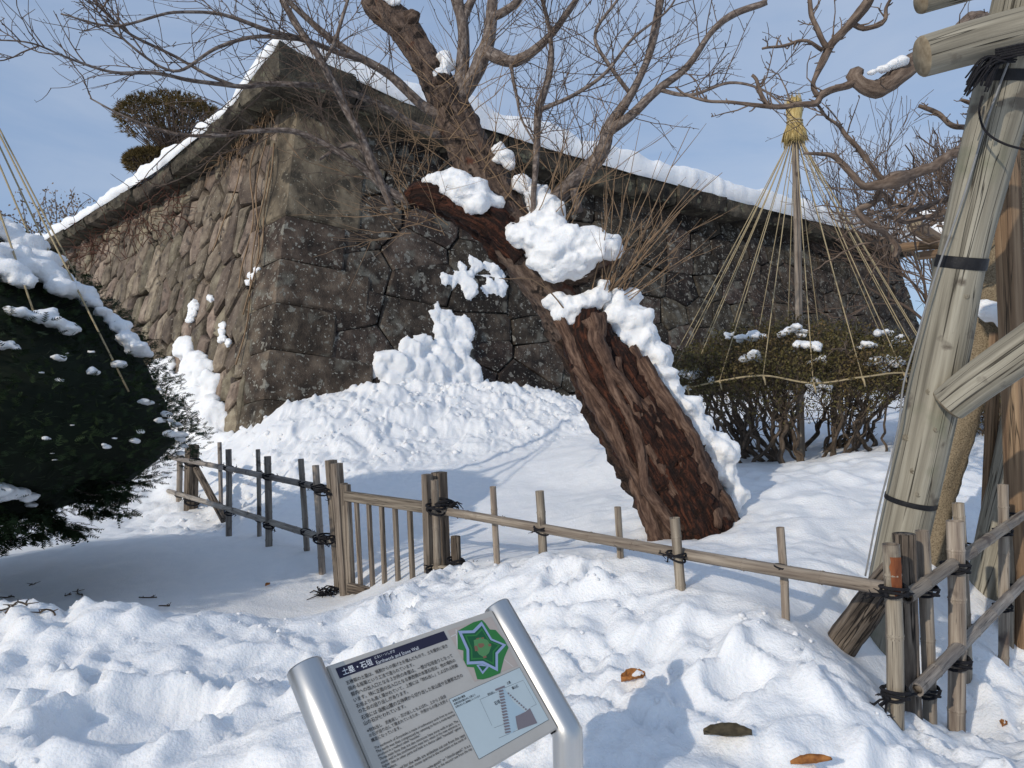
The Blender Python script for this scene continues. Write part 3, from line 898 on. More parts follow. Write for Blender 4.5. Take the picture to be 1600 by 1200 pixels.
def wall_snow(side, pts, label, voxel=0.05):
    """snow clinging to the face: pts are (px, py, half width px)"""
    n = OUT_R if side == 'R' else OUT_L
    tl = nrm(n * 1.0 + np.array([0, 0, 0.24]))
    blobs = []
    for px, py, w in pts:
        p = ray_plane(px, py, A_B, tl)
        r = w / FP * (p[1]) * (1.35 if side == 'L' else 1.0)
        blobs.append((p + n * ((0.03 if side == 'R' else 0.12) + 0.12 * r), (r * 1.05, r * 0.26 + 0.03, r)))
    return snow_lump('snow_patch', blobs, label, 'snow patch', voxel=voxel, rough=0.35)
rs = random.Random(5)
def scat(pts, k, sp):
    out = []
    for px, py, w in pts:
        for _ in range(k):
            out.append((px + rs.uniform(-sp, sp) * w, py + rs.uniform(-sp, sp) * w, w * rs.uniform(0.3, 0.7)))
    return out
wall_snow('R', scat([(640, 575, 36), (660, 560, 38), (690, 560, 34), (700, 530, 26), (690, 500, 16), (678, 486, 14), (712, 590, 30), (610, 590, 34), (655, 590, 40), (740, 590, 20), (700, 512, 18)], 9, 0.85),
          'tall tongue of snow clinging to the dark stones above the drift', 0.045)
wall_snow('R', scat([(695, 440, 20), (720, 436, 26), (745, 440, 30), (770, 448, 26), (735, 455, 24), (765, 432, 18)], 7, 0.8), 'ragged snow pad caught on the dark stones beside the leaning trunk', 0.04)
wall_snow('L', scat([(310, 560, 22), (322, 590, 26), (318, 630, 28), (322, 665, 34), (305, 690, 34), (335, 700, 40)], 10, 0.85), 'broad snow streak down the foot of the lit wall face by the corner', 0.05)
wall_snow('L', scat([(262, 580, 16), (272, 605, 18), (270, 640, 26), (262, 670, 30), (285, 680, 26)], 10, 0.85), 'narrower snow streak on the lit wall face beside the clipped tree', 0.05)
for q, lb in (([(312, 478, 8), (309, 489, 7), (306, 500, 6)], 'small snow patch stuck above the snow streaks'), ([(357, 510, 5), (356, 520, 5), (358, 530, 6), (366, 536, 6)], 'thin sliver of snow in a joint near the corner stones'),
              ([(338, 467, 5)], 'single round snow blob on the field stones'), ([(412, 424, 6), (404, 434, 6), (396, 443, 5)], 'snow scrap with a dry leaf on the corner stone')):
    wall_snow('L', scat(q, 9, 0.5), lb, 0.018)

# ------------------------------------------------------------------ trees
def twig_set(mb, P, rng, dens, lmin, lmax, r0, up=0.25, level=1, ang=(0.5, 1.1), sides=4, wob=0.18, start=0.1, spur=9, grav=0.0, view=None):
    """side shoots with spurs and buds along a branch"""
    P = np.asarray(P)
    seg = np.linalg.norm(np.diff(P, axis=0), axis=1)
    L = np.concatenate([[0], np.cumsum(seg)])
    tot = L[-1]
    n = max(1, int(tot * dens * rng.uniform(0.85, 1.15)))
    for _ in range(n):
        t = tot * (start + (1 - start) * rng.random())
        i = min(len(P) - 2, int(np.searchsorted(L, t) - 1)); i = max(i, 0)
        b = P[i] + (P[i + 1] - P[i]) * ((t - L[i]) / max(seg[i], 1e-6))
        T = nrm(P[i + 1] - P[i])
        q = nrm(np.cross(T, [rng.gauss(0, 1), rng.gauss(0, 1), rng.gauss(0, 1)]))
        a = rng.uniform(*ang)
        d = nrm(T * math.cos(a) + q * math.sin(a) + np.array([0, 0, up]))
        ln = rng.uniform(lmin, lmax) * (1.1 - 0.5 * t / tot)
        k = max(3, int(ln / 0.07))
        pts = [b]
        for j in range(k):
            d = nrm(d + np.array([rng.gauss(0, wob), rng.gauss(0, wob), rng.gauss(0, wob) + up * 0.18 - grav]))
            pts.append(pts[-1] + d * ln / k)
        pts = np.array(pts)
        rad = np.linspace(r0, r0 * 0.45, len(pts))
        mb.tube(pts, rad, sides, cap=False)
        if spur:
            for j in range(int(ln * spur)):
                u = rng.random(); jj = min(len(pts) - 2, int(u * (len(pts) - 1)))
                bb = pts[jj] + (pts[jj + 1] - pts[jj]) * rng.random()
                dd = nrm(nrm(pts[jj + 1] - pts[jj]) * 0.8 + np.array([rng.gauss(0, .7), rng.gauss(0, .7), rng.gauss(0.1, .7)]))
                sl = rng.uniform(0.012, 0.045)
                mb.tube([bb, bb + dd * sl * 0.7, bb + dd * sl], [r0 * 0.6, r0 * 0.55, r0 * 0.85], 3, cap=False)
        if level > 0:
            twig_set(mb, pts, rng, dens * 0.9, lmin * 0.35, lmax * 0.5, r0 * 0.65, up, level - 1, ang, 3, wob, 0.15, spur, grav)

T0 = W(1078, 828, 6.3)
tree = thing('cherry_tree', (T0[0], T0[1], gz(T0[0], T0[1]) - 0.05), 'old leaning cherry tree with a split reddish trunk, bare twigs and snow', 'tree')
rt = random.Random(3)
P, r = pxpath([(1092, 862, 6.3, 175), (1080, 815, 6.3, 160), (1045, 745, 6.32, 152), (1000, 665, 6.36, 140), (955, 590, 6.4, 120), (905, 515, 6.45, 92), (860, 450, 6.5, 78), (815, 392, 6.55, 80), (782, 335, 6.6, 82), (758, 280, 6.65, 70), (727, 214, 6.7, 64),
               (694, 150, 6.75, 55), (664, 95, 6.8, 48), (628, 42, 6.8, 46), (592, 8, 6.8, 46), (575, -8, 6.8, 30)], 0.045)
def bark_disp(amp):
    def f(Lq, a):
        rid = 0.5 * np.cos(a * 5 + 1.3 * np.sin(Lq * 1.9)) + 0.4 * np.cos(a * 9 + 2.0 * np.sin(Lq * 1.3 + 1))
        sh = a.shape
        q = np.stack([np.cos(a) * 2.2, np.sin(a) * 2.2, Lq * 2.4], -1).reshape(-1, 3)
        n1 = noise3(q, 1).reshape(sh); n2 = noise3(q * 3.1, 2).reshape(sh); n3 = noise3(q * 7.5, 5).reshape(sh)
        fade = np.clip(1.25 - Lq / 5.5, 0.35, 1)
        n4 = noise3(q * 15, 7).reshape(sh)
        return amp * (rid * 0.5 * fade + n1 * 0.5 + n2 * 0.5 + n3 * 0.45 + n4 * 0.25)
    return f
kcut = int(np.argmin(np.abs(P[:, 2] - W(905, 515, 6.45)[2])))
rl_ = r * 0.98; rl_[:kcut] *= np.linspace(.84, .95, kcut)
mb = MB(); mb.tube(P[:kcut + 1], rl_[:kcut + 1], 44, disp=bark_disp(0.22)); trunk = mb.build('trunk', M_BARKD, tree)
mb = MB(); mb.tube(P[kcut - 1:], rl_[kcut - 1:], 40, disp=bark_disp(0.20)); mb.build('upper_trunk', M_BARK, tree)
# the hollow front of the trunk shows dark red heartwood
P2, r2 = pxpath([(1098, 850, 6.22, 120), (1075, 800, 6.2, 118), (1035, 725, 6.2, 112), (990, 650, 6.22, 100), (952, 590, 6.26, 92), (925, 540, 6.3, 84), (918, 505, 6.34, 66), (925, 488, 6.36, 48)], 0.04)
P2 = P2 + np.array([0, -0.07, 0])
mb = MB(); mb.tube(P2, r2, 34, disp=bark_disp(0.22))
mb.build('heartwood', M_HEART, tree)
# twisting strands of bark over the hollow
for rows in ([(930, 498, 6.22, 46), (938, 540, 6.12, 30), (955, 580, 6.08, 24), (985, 615, 6.05, 22), (1000, 660, 6.04, 20), (1018, 705, 6.04, 22), (1040, 745, 6.04, 18), (1075, 790, 6.06, 20), (1100, 830, 6.1, 24)],
             [(945, 545, 6.14, 22), (955, 600, 6.07, 20), (985, 655, 6.03, 22), (1002, 705, 6.02, 20), (1008, 755, 6.02, 22), (1030, 790, 6.03, 22), (1060, 830, 6.06, 26)],
             [(878, 500, 6.36, 30), (902, 560, 6.26, 28), (920, 605, 6.2, 32), (945, 650, 6.16, 30), (974, 700, 6.14, 34), (1000, 750, 6.12, 32), (1016, 800, 6.12, 36), (1032, 850, 6.14, 40)],
             [(985, 545, 6.28, 26), (1008, 585, 6.2, 26), (1030, 625, 6.16, 34), (1060, 665, 6.14, 46), (1080, 715, 6.12, 50), (1100, 760, 6.12, 52), (1115, 810, 6.14, 60)],
             [(1030, 735, 6.06, 14), (1050, 770, 6.04, 18), (1090, 800, 6.06, 22), (1085, 840, 6.08, 26)],
             [(965, 560, 6.16, 18), (975, 600, 6.1, 14), (1010, 640, 6.06, 15), (1042, 700, 6.05, 16), (1060, 740, 6.06, 15)],
             [(1115, 770, 6.12, 40), (1135, 795, 6.16, 36), (1145, 825, 6.2, 30)],
             [(1005, 560, 6.2, 20), (1030, 600, 6.12, 18), (1062, 650, 6.08, 20), (1085, 690, 6.06, 22), (1100, 735, 6.08, 22), (1120, 775, 6.1, 24), (1130, 825, 6.14, 26)],
             [(1010, 620, 6.08, 14), (1035, 670, 6.05, 14), (1065, 720, 6.05, 16), (1085, 765, 6.05, 18), (1108, 800, 6.08, 20), (1110, 845, 6.1, 22)],
             [(975, 640, 6.06, 12), (1000, 690, 6.04, 12), (1030, 725, 6.04, 14), (1055, 765, 6.04, 14), (1062, 810, 6.06, 18), (1080, 850, 6.08, 22)],
             [(900, 575, 6.22, 20), (935, 620, 6.12, 16), (962, 668, 6.08, 18), (985, 730, 6.06, 16), (1010, 770, 6.06, 18)]):
    p, rr = pxpath([(a, b, d - 0.15 - 0.02 * (b > 700), w) for a, b, d, w in rows], 0.03)
    p = p + np.stack([0.012 * noise3(p * 9, 8), 0.01 * noise3(p * 9, 9), 0.01 * noise3(p * 9, 10)], 1)
    mb = MB(); mb.tube(p, rr * .84, 18, disp=bark_disp(0.36))
    mb.build('bark_strand', M_STRAND, tree)
# broken limb to the left with rotten red wood
p, rr = pxpath([(815, 395, 6.5, 70), (770, 352, 6.42, 66), (725, 325, 6.38, 58), (685, 308, 6.36, 50), (652, 306, 6.36, 40), (636, 312, 6.36, 22)], 0.035)
mb = MB(); mb.tube(p, rr, 30, disp=bark_disp(0.28)); mb.build('broken_limb', M_HEART, tree)
limb2, rr = pxpath([(842, 425, 6.45, 52), (868, 420, 6.35, 60), (905, 412, 6.3, 60), (940, 402, 6.3, 46), (965, 392, 6.3, 30)], 0.035)
mb = MB(); mb.tube(limb2, rr, 24, disp=bark_disp(0.25)); mb.build('broken_limb', M_BARK, tree)
# burl and knot hole on the upper trunk
p, rr = pxpath([(700, 168, 6.68, 40), (692, 135, 6.6, 42), (690, 128, 6.58, 30), (690, 134, 6.57, 16)], 0.02)
mb = MB(); mb.tube(p, rr, 18, disp=bark_disp(0.2)); mb.build('knot_hole', M_BARK, tree)
p, rr = pxpath([(638, 34, 6.75, 24), (648, 25, 6.68, 20), (654, 22, 6.64, 8)], 0.02)
mb = MB(); mb.tube(p, rr, 14, disp=bark_disp(0.3)); mb.build('knot', M_BARK, tree)
# main branches, each its own part
BR = [
    [(694, 185, 6.7, 22), (660, 165, 6.65, 17), (610, 118, 6.6, 15), (572, 92, 6.5, 14), (520, 60, 6.4, 12), (470, 20, 6.3, 10), (430, -15, 6.2, 8)],
    [(572, 92, 6.5, 10), (520, 78, 6.3, 9), (470, 62, 6.1, 9), (420, 48, 5.9, 8), (345, 22, 5.7, 6), (270, 20, 5.5, 5), (180, 40, 5.3, 4), (95, 22, 5.1, 3)],
    [(470, 62, 6.1, 7), (400, 58, 5.9, 6.5), (340, 72, 5.7, 6), (270, 110, 5.6, 5), (180, 50, 5.4, 4), (150, 15, 5.3, 3), (130, -10, 5.2, 3)],
    [(690, 215, 6.72, 16), (640, 195, 6.6, 13), (585, 160, 6.5, 11), (520, 138, 6.4, 10), (430, 132, 6.2, 9), (370, 136, 6.0, 8), (300, 125, 5.8, 7), (240, 112, 5.6, 6), (180, 112, 5.4, 5), (110, 92, 5.2, 4), (50, 68, 5.0, 3), (-10, 62, 4.9, 2.5)],
    [(370, 136, 6.0, 6), (330, 120, 5.9, 5.5), (270, 85, 5.8, 5), (205, 55, 5.6, 5), (160, 15, 5.5, 4), (140, -10, 5.4, 3)],
    [(640, 318, 6.36, 13), (598, 292, 6.3, 14), (560, 258, 6.2, 12), (510, 228, 6.1, 10), (460, 207, 6.0, 9), (405, 205, 5.9, 8), (345, 215, 5.8, 7), (280, 210, 5.7, 5), (210, 190, 5.6, 4), (140, 153, 5.5, 2.5)],
    [(598, 290, 6.3, 10), (580, 262, 6.22, 11), (570, 240, 6.2, 11), (548, 224, 6.18, 10), (520, 236, 6.16, 6), (500, 250, 6.1, 4)],
    [(612, 330, 6.34, 12), (596, 290, 6.25, 13), (570, 230, 6.15, 14), (545, 180, 6.1, 14), (505, 100, 6.0, 13), (472, 50, 5.95, 12), (440, 0, 5.9, 11)],
    [(505, 100, 6.0, 6), (520, 70, 5.95, 6), (532, 30, 5.9, 6), (545, -10, 5.9, 5)],
    [(708, 180, 6.7, 30), (716, 140, 6.68, 26), (722, 90, 6.66, 22), (724, 40, 6.64, 20), (712, -10, 6.6, 22)],
    [(724, 40, 6.64, 14), (732, 15, 6.62, 14), (745, -12, 6.6, 13)],
    [(716, 150, 6.68, 26), (738, 118, 6.66, 26), (755, 85, 6.64, 26), (766, 55, 6.62, 22), (768, 20, 6.6, 20), (770, -12, 6.6, 16)],
    [(768, 28, 6.6, 14), (785, 20, 6.55, 14), (805, 5, 6.5, 13), (812, -10, 6.5, 12)],
    [(758, 78, 6.62, 22), (780, 88, 6.55, 22), (808, 94, 6.5, 19), (840, 72, 6.4, 15), (868, 45, 6.3, 12), (895, 10, 6.2, 11), (905, -10, 6.2, 10)],
    [(832, 350, 6.35, 9), (833, 300, 6.3, 9.5), (838, 240, 6.3, 12), (842, 175, 6.25, 13), (855, 125, 6.2, 11), (858, 60, 6.2, 8), (848, 10, 6.1, 7), (845, -15, 6.1, 6)],
    [(842, 172, 6.25, 8), (890, 150, 6.2, 7), (950, 110, 6.1, 6), (990, 60, 6.0, 5), (1040, 20, 6.0, 4), (1060, -10, 5.9, 3)],
    [(868, 310, 6.45, 26), (895, 285, 6.4, 24), (925, 258, 6.35, 26), (945, 225, 6.3, 24), (952, 200, 6.3, 22), (985, 150, 6.2, 15), (1005, 110, 6.15, 12), (1020, 60, 6.1, 14), (1032, 0, 6.0, 13), (1035, -15, 6, 12)],
    [(952, 203, 6.3, 18), (985, 180, 6.2, 16), (1030, 140, 6.1, 14), (1070, 108, 6.0, 12), (1110, 55, 5.9, 10), (1150, 18, 5.8, 12), (1200, 0, 5.7, 10)],
    [(1030, 140, 6.1, 8), (1080, 150, 6.0, 6), (1140, 130, 5.9, 5), (1190, 140, 5.8, 4), (1230, 170, 5.7, 3)],
    [(905, 330, 6.4, 15), (900, 312, 6.38, 15), (898, 295, 6.36, 14)],
    [(800, 96, 6.5, 7), (808, 150, 6.45, 5), (815, 185, 6.4, 4), (835, 225, 6.35, 3)],
    [(985, 145, 6.2, 8), (960, 110, 6.1, 7), (930, 60, 6.1, 6), (960, 10, 6.0, 5), (975, -10, 6.0, 4)],
]
tw = MB()
for rows in BR:
    p, rr = pxpath(rows, 0.05)
    n3 = np.stack([noise3(p * 3.0, 40), noise3(p * 3.0, 41), noise3(p * 3.0, 42)], 1) * np.minimum(rr[:, None] * 0.9, 0.02)
    p = p + n3
    mb = MB()
    mb.tube(p, rr * 0.92, 10 if rr[0] > 0.03 else 7, disp=lambda Lq, a: 0.10 * noise3(np.stack([np.cos(a) * 2, np.sin(a) * 2, Lq * 12], -1).reshape(-1, 3), 6).reshape(a.shape))
    mb.build('branch', M_BRANCH, tree)
    big = rr.max() > 0.05
    twig_set(tw, p, rt, 6.0 if big else 8.0, 0.3, 1.25, 0.0054, up=0.16, level=1, spur=8, start=0.1, wob=.11)
print('twig faces', len(tw.f))
o = tw.build('twigs', M_TWIG, tree); tag(o, kind='stuff')
# thin young shoots sprouting from the stump and the snowy crook
sh = MB()
def shoot(px, py, d, ex, ey, r0=0.006, n=9, fork=2, bend=0.0):
    a = W(px, py, d); b = W(ex, ey, d + rt.uniform(-0.6, 0.35))
    t = np.linspace(0, 1, n)[:, None]
    pts = a * (1 - t) + b * t + np.array([0, 0, 1]) * (bend * np.sin(t * np.pi)) + np.cumsum(np.array([[rt.gauss(0, .012) for _ in range(3)] for _ in range(n)]), 0)
    pts[0] = a
    sh.tube(pts, np.linspace(r0, r0 * 0.35, n), 5, cap=False)
    for _ in range(fork):
        k = rt.randint(2, n - 3)
        d2 = nrm(nrm(pts[k + 1] - pts[k]) + np.array([rt.gauss(0, .4), rt.gauss(0, .4), rt.gauss(.1, .35)]))
        ln = rt.uniform(0.15, 0.55)
        q = [pts[k] + d2 * ln * u + np.array([0, 0, 0.03]) * u * u for u in np.linspace(0, 1, 5)]
        sh.tube(q, np.linspace(r0 * .55, r0 * .25, 5), 4, cap=False)
for ex, ey in [(1045, 300), (1085, 260), (1130, 330), (990, 380), (1015, 400), (955, 215), (1065, 440), (1090, 380), (1030, 340), (1000, 330), (1022, 300), (1060, 320), (1075, 350), (985, 270), (1080, 290), (960, 300), (1100, 310), (1020, 250), (950, 250), (1070, 400), (1040, 230), (930, 330), (1125, 260), (1005, 210), (1090, 210), (1048, 380), (975, 215), (1110, 400)]:
    shoot(930 + rt.uniform(-10, 30), 486 + rt.uniform(-18, 6), 6.3, ex + rt.uniform(-12, 12), ey + rt.uniform(-20, 20), rt.uniform(0.004, 0.0085), bend=rt.uniform(-.05, .08))
for ex, ey in [(1010, 150), (880, 190), (905, 150), (1000, 90), (920, 230), (870, 210), (965, 120), (1060, 180)]:
    shoot(836 + rt.uniform(-6, 60), 352 + rt.uniform(-20, 40), 6.3, ex, ey, rt.uniform(0.004, 0.007), fork=4)
for ex, ey in [(455, 340), (480, 395), (560, 400), (520, 300), (600, 250), (575, 180), (500, 345), (640, 180), (610, 210), (660, 230), (700, 290), (560, 320), (690, 250), (720, 320), (545, 365), (470, 300), (585, 140), (530, 200)]:
    shoot(640 + rt.uniform(-20, 70), 345 + rt.uniform(-30, 25), 6.32, ex + rt.uniform(-10, 10), ey + rt.uniform(-10, 10), rt.uniform(0.0035, 0.006), fork=3)
for ex, ey in [(640, 190), (620, 250), (560, 210), (600, 150), (790, 190), (800, 260), (600, 225), (570, 275)]:
    shoot(735 + rt.uniform(-25, 20), 260 + rt.uniform(-60, 40), 6.5, ex, ey, rt.uniform(0.003, 0.005), fork=4)
for _ in range(36):
    bx, by = rt.choice([(700, 200), (660, 330), (750, 260), (790, 330), (720, 160), (690, 120), (830, 340), (880, 300), (950, 210), (600, 300)])
    a_ = rt.uniform(-2.9, -.25); ln_ = rt.uniform(90, 290)
    shoot(bx + rt.uniform(-25, 25), by + rt.uniform(-25, 25), 6.4, bx + math.cos(a_) * ln_, by + math.sin(a_) * ln_ * .8, rt.uniform(0.0036, 0.0055), fork=4)
shoot(895, 500, 6.2, 770, 445, 0.008, fork=1, bend=0.12)
o = sh.build('shoots', M_SHOOT, tree); tag(o, kind='stuff')

# snow on the old tree
def pxb(px, py, d, w, flat_=0.8):
    r = w * 0.5 * d / FP
    return (W(px, py, d), (r, r * 0.95, r * flat_))
snow_lump('snow_lump', [pxb(690, 285, 6.3, 46, .7), pxb(715, 290, 6.28, 54, .8), pxb(742, 303, 6.28, 58, .8), pxb(762, 318, 6.3, 46, .8), pxb(725, 300, 6.28, 50), pxb(672, 283, 6.32, 26), pxb(748, 318, 6.24, 44), pxb(700, 292, 6.3, 44)],
          'long snow pad on the broken reddish limb of the leaning tree', 'snow patch', voxel=0.018, rough=0.3)
snow_lump('snow_lump', [pxb(815, 370, 6.3, 54), pxb(845, 378, 6.25, 60), pxb(880, 380, 6.2, 70), pxb(915, 382, 6.2, 72), pxb(948, 384, 6.2, 58), pxb(858, 405, 6.18, 60), pxb(890, 412, 6.18, 62), pxb(835, 345, 6.35, 44), pxb(862, 330, 6.38, 48), pxb(838, 305, 6.42, 40),
                        pxb(815, 288, 6.46, 34), pxb(868, 425, 6.16, 44), pxb(925, 400, 6.16, 48), pxb(850, 318, 6.4, 46), pxb(800, 360, 6.34, 30), pxb(860, 352, 6.3, 44)], 'biggest snow heap filling the crook of the leaning tree', 'snow patch', voxel=0.018, rough=0.3)
snow_lump('snow_lump', [pxb(780, 232, 6.5, 24), pxb(788, 245, 6.5, 30), pxb(796, 258, 6.5, 20), pxb(775, 250, 6.5, 16)], 'small snow blob beside the upper trunk above the crook', 'snow patch', voxel=0.015, rough=0.3)
snow_lump('snow_lump', [pxb(868, 470, 6.3, 40), pxb(892, 480, 6.24, 46), pxb(915, 472, 6.22, 42), pxb(936, 462, 6.24, 36), pxb(942, 445, 6.26, 24), pxb(880, 490, 6.22, 34), pxb(888, 502, 6.2, 26), pxb(925, 478, 6.24, 34)], 'snow saddle between the trunk and the stump with sprouts', 'snow patch', voxel=0.015, rough=0.32)
snow_lump('snow_lump', [pxb(965, 478, 6.34, 58), pxb(985, 505, 6.32, 66), pxb(998, 535, 6.3, 70), pxb(1018, 560, 6.3, 62), pxb(975, 530, 6.26, 46), pxb(1030, 590, 6.28, 64), pxb(1045, 615, 6.26, 60), pxb(1065, 640, 6.25, 58), pxb(1020, 600, 6.22, 40), pxb(960, 500, 6.26, 44),
                        pxb(985, 465, 6.4, 40), pxb(1085, 665, 6.25, 56), pxb(1100, 690, 6.24, 62), pxb(1120, 705, 6.24, 60), pxb(1095, 680, 6.18, 44), pxb(1115, 730, 6.2, 40), pxb(1128, 715, 6.24, 52), pxb(1112, 745, 6.18, 26), pxb(1135, 742, 6.25, 44), pxb(1150, 770, 6.26, 44), pxb(1140, 790, 6.24, 38)],
          'long ridge of snow along the upper side of the leaning trunk', 'snow patch', voxel=0.018, rough=0.32)
snow_lump('snow_lump', [pxb(695, 88, 6.66, 24), pxb(700, 100, 6.64, 26), pxb(692, 115, 6.62, 22), pxb(685, 118, 6.6, 18)], 'snow cushion on the high trunk above the knot hole', 'snow patch', voxel=0.014, rough=0.3)
snow_lump('snow_lump', [pxb(616, 2, 6.66, 22), pxb(606, -8, 6.66, 26)], 'snow dab on the sawn top of the old trunk', 'snow patch', voxel=0.014, rough=0.3)

# ------------------------------------------------------------------ clipped yew on the left, tied with straw ropes
YC = np.array([-4.78, 6.0])
yew = thing('yew_topiary', (YC[0], YC[1], gz(*YC)), 'dark green clipped yew dome with snow and straw support ropes', 'tree')
YPROF = np.array([(0.70, 0.25), (0.82, 0.85), (0.95, 1.22), (1.12, 1.62), (1.32, 1.96), (1.5, 2.06), (1.8, 1.90), (2.1, 1.70), (2.4, 1.48), (2.7, 1.2), (3.0, 0.9), (3.25, 0.55), (3.4, 0.1)])
def yew_r(z):
    return np.interp(z, YPROF[:, 0], YPROF[:, 1])
def yew_p(a, z, k=1.0):
    r = yew_r(z) * k
    r = r * (1 + 0.05 * math.sin(3 * a + z * 2) + 0.03 * math.sin(7 * a + 5 * z))
    return np.array([YC[0] + math.cos(a) * r, YC[1] + math.sin(a) * r, z])
ry = random.Random(8)
mb = MB()
na, zs = 30, np.linspace(0.75, 3.3, 16)
V = [yew_p(2 * math.pi * j / na, z, 0.86 + 0.06 * ry.random()) for z in zs for j in range(na)] + [np.array([*YC, 0.84]), np.array([*YC, 3.3])]
F = [(i * na + j, i * na + (j + 1) % na, (i + 1) * na + (j + 1) % na, (i + 1) * na + j) for i in range(len(zs) - 1) for j in range(na)]
F += [(len(V) - 2, (j + 1) % na, j) for j in range(na)] + [(len(V) - 1, (len(zs) - 1) * na + j, (len(zs) - 1) * na + (j + 1) % na) for j in range(na)]
mb.add(V, F)
mb.build('inner_foliage', M_YEWIN, yew)
mb = MB()
VV = []; FF = []
def sprig(b, d, ln):
    """a flat yew sprig: stem with needle pairs as slim triangles"""
    d = nrm(d); s = nrm(np.cross(d, [ry.gauss(0, .4), ry.gauss(0, .4), 1]))
    u = np.cross(s, d)
    for k in range(5):
        t = k / 5.0
        p = b + d * ln * t
        for sg in (-1, 1):
            w = ln * 0.42 * (1 - 0.55 * t)
            n0 = len(VV)
            VV.extend([p, p + d * ln * 0.16, p + d * w * 0.75 + s * sg * w + u * ry.uniform(-.2, .2) * w])
            FF.append((n0, n0 + 1, n0 + 2))
for _ in range(19000):
    a = ry.uniform(0, 2 * math.pi)
    z = 0.74 + 2.66 * ry.random() ** 0.9
    if ry.random() > (yew_r(z) + 0.25) / 2.3:
        continue
    k = ry.uniform(0.86, 1.03)
    p = yew_p(a, z, k)
    o = np.array([math.cos(a), math.sin(a), 0.35])
    sprig(p, o + np.array([ry.gauss(0, .6), ry.gauss(0, .6), ry.gauss(0, .5)]), ry.uniform(0.04, 0.09))
# ragged hem hanging below the clipped dome
hem = []
for _ in range(46):
    a = ry.uniform(-2.2, 0.1); z = ry.uniform(0.85, 1.2)
    b = yew_p(a, z, 0.75); e = yew_p(a + ry.uniform(-.15, .15), z, ry.uniform(0.95, 1.05)); e[2] -= ry.uniform(0.06, 0.26)
    pts = np.array([b * (1 - t) + e * t + np.array([0, 0, -0.06 * math.sin(t * math.pi)]) for t in np.linspace(0, 1, 8)])
    hem.append(pts)
    for p in pts[1:]:
        for _k in range(14):
            q = p + np.array([ry.gauss(0, .045), ry.gauss(0, .045), ry.gauss(0, .03)])
            sprig(q, nrm(e - b) + np.array([ry.gauss(0, .5), ry.gauss(0, .5), ry.gauss(0, .3)]), ry.uniform(0.05, 0.11))
mb.add(np.array(VV), FF)
o = mb.build('foliage', M_YEW, yew, smooth=False)
tag(o, kind='stuff')
print('yew tris', len(FF))
for pts in hem[::3]:
    mb = MB(); mb.tube(pts, np.linspace(0.014, 0.005, len(pts)), 5); mb.build('branch', M_BRANCH, yew)
mb = MB(); mb.tube([(*YC, gz(*YC) - 0.2), (YC[0] + .03, YC[1], 0.5), (*YC, 1.2)], [0.17, 0.14, 0.11], 12); mb.build('trunk', M_BRANCH, yew)
mb = MB(); mb.tube([(*YC, 1.0), (YC[0] - .28, YC[1], 5.7)], [0.05, 0.04], 10); mb.build('support_pole', M_BAMBOO_G, yew)
APX = np.array([YC[0] - 0.28, YC[1], 5.5])
for (px, py, d) in [(126, 440, 5.95), (138, 450, 6.15), (118, 428, 5.8), (84, 480, 5.2), (60, 400, 5.6), (205, 600, 5.6)]:
    e = W(px, py, d)
    # pull the end onto the dome's surface
    z = e[2]; a = math.atan2(e[1] - YC[1], e[0] - YC[0])
    e = yew_p(a, z - .06, .93)
    t = np.linspace(0, 1, 10)[:, None]
    mb = MB(); mb.tube(APX * (1 - t) + e * t, 0.0075, 6); mb.build('straw_rope', M_ROPE, yew)
def yew_snow(pts, label, squash=0.5, group=None):
    blobs = []
    for px, py, w in pts:
        # meet the dome along the sight line of the photograph, then sit on its surface
        best = None
        for d in np.arange(3.6, 6.4, 0.03):
            q = W(px, py, d)
            rr = math.hypot(q[0] - YC[0], q[1] - YC[1])
            if rr <= yew_r(q[2]) * 1.0 and 0.72 < q[2] < 3.42:
                best = q; break
        if best is None:
            q = W(px, py, 6.0); a = math.atan2(q[1] - YC[1], q[0] - YC[0]); best = yew_p(a, min(max(q[2], .8), 3.38), 0.98)
        r = w * 0.5 * best[1] / FP
        blobs.append((best + np.array([0, 0, r * 0.1]), (r * 1.05, r * 1.0, r * squash)))
    return snow_lump('snow_patch', blobs, label, 'snow patch', group, voxel=max(0.012, min(0.03, blobs[0][1][0] * 0.16)), rough=0.3)
yew_snow([(5, 365, 60), (40, 385, 60), (70, 410, 55), (20, 400, 60), (50, 420, 60), (85, 435, 50), (10, 425, 60), (110, 455, 40), (130, 460, 40), (145, 475, 34), (30, 440, 46), (95, 452, 44), (-20, 400, 70), (-30, 360, 70)], 'broad snow cap over the top of the clipped yew', 0.55)
yew_snow([(30, 490, 30), (60, 496, 36), (90, 505, 36), (110, 515, 34), (15, 484, 20), (75, 492, 30)], 'long snow strip lying on the front of the yew', 0.55)
yew_snow([(188, 512, 34), (200, 530, 34), (212, 545, 36), (222, 552, 28), (178, 500, 26), (160, 488, 26)], 'snow string along the sloping edge of the yew', 0.6)
yew_snow([(15, 540, 22), (5, 540, 22), (25, 545, 14)], 'small snow patch beneath the long strip on the yew', 0.55)
yew_snow([(0, 768, 40), (25, 772, 40), (45, 778, 30), (48, 790, 22), (10, 775, 36)], 'snow ledge on the lowest boughs of the yew', 0.5)
for k in range(34):
    px = ry.uniform(60, 290); py = ry.uniform(520, 720)
    lim = np.interp(px, [60, 150, 225, 290], [440, 480, 560, 650])
    if py < lim + 12: py = lim + 14 + ry.uniform(0, 60)
    if k % 3 == 0: px = np.interp(py, [480, 560, 620, 690], [165, 228, 258, 292]) - ry.uniform(3, 14)
    w = ry.choice([6, 8, 10, 14, 18])
    yew_snow([(px, py, w), (px + w * 0.3, py + w * 0.06, w * 0.85)], 'little snow dab caught in the yew needles', 0.6, 'snow dabs on the yew')

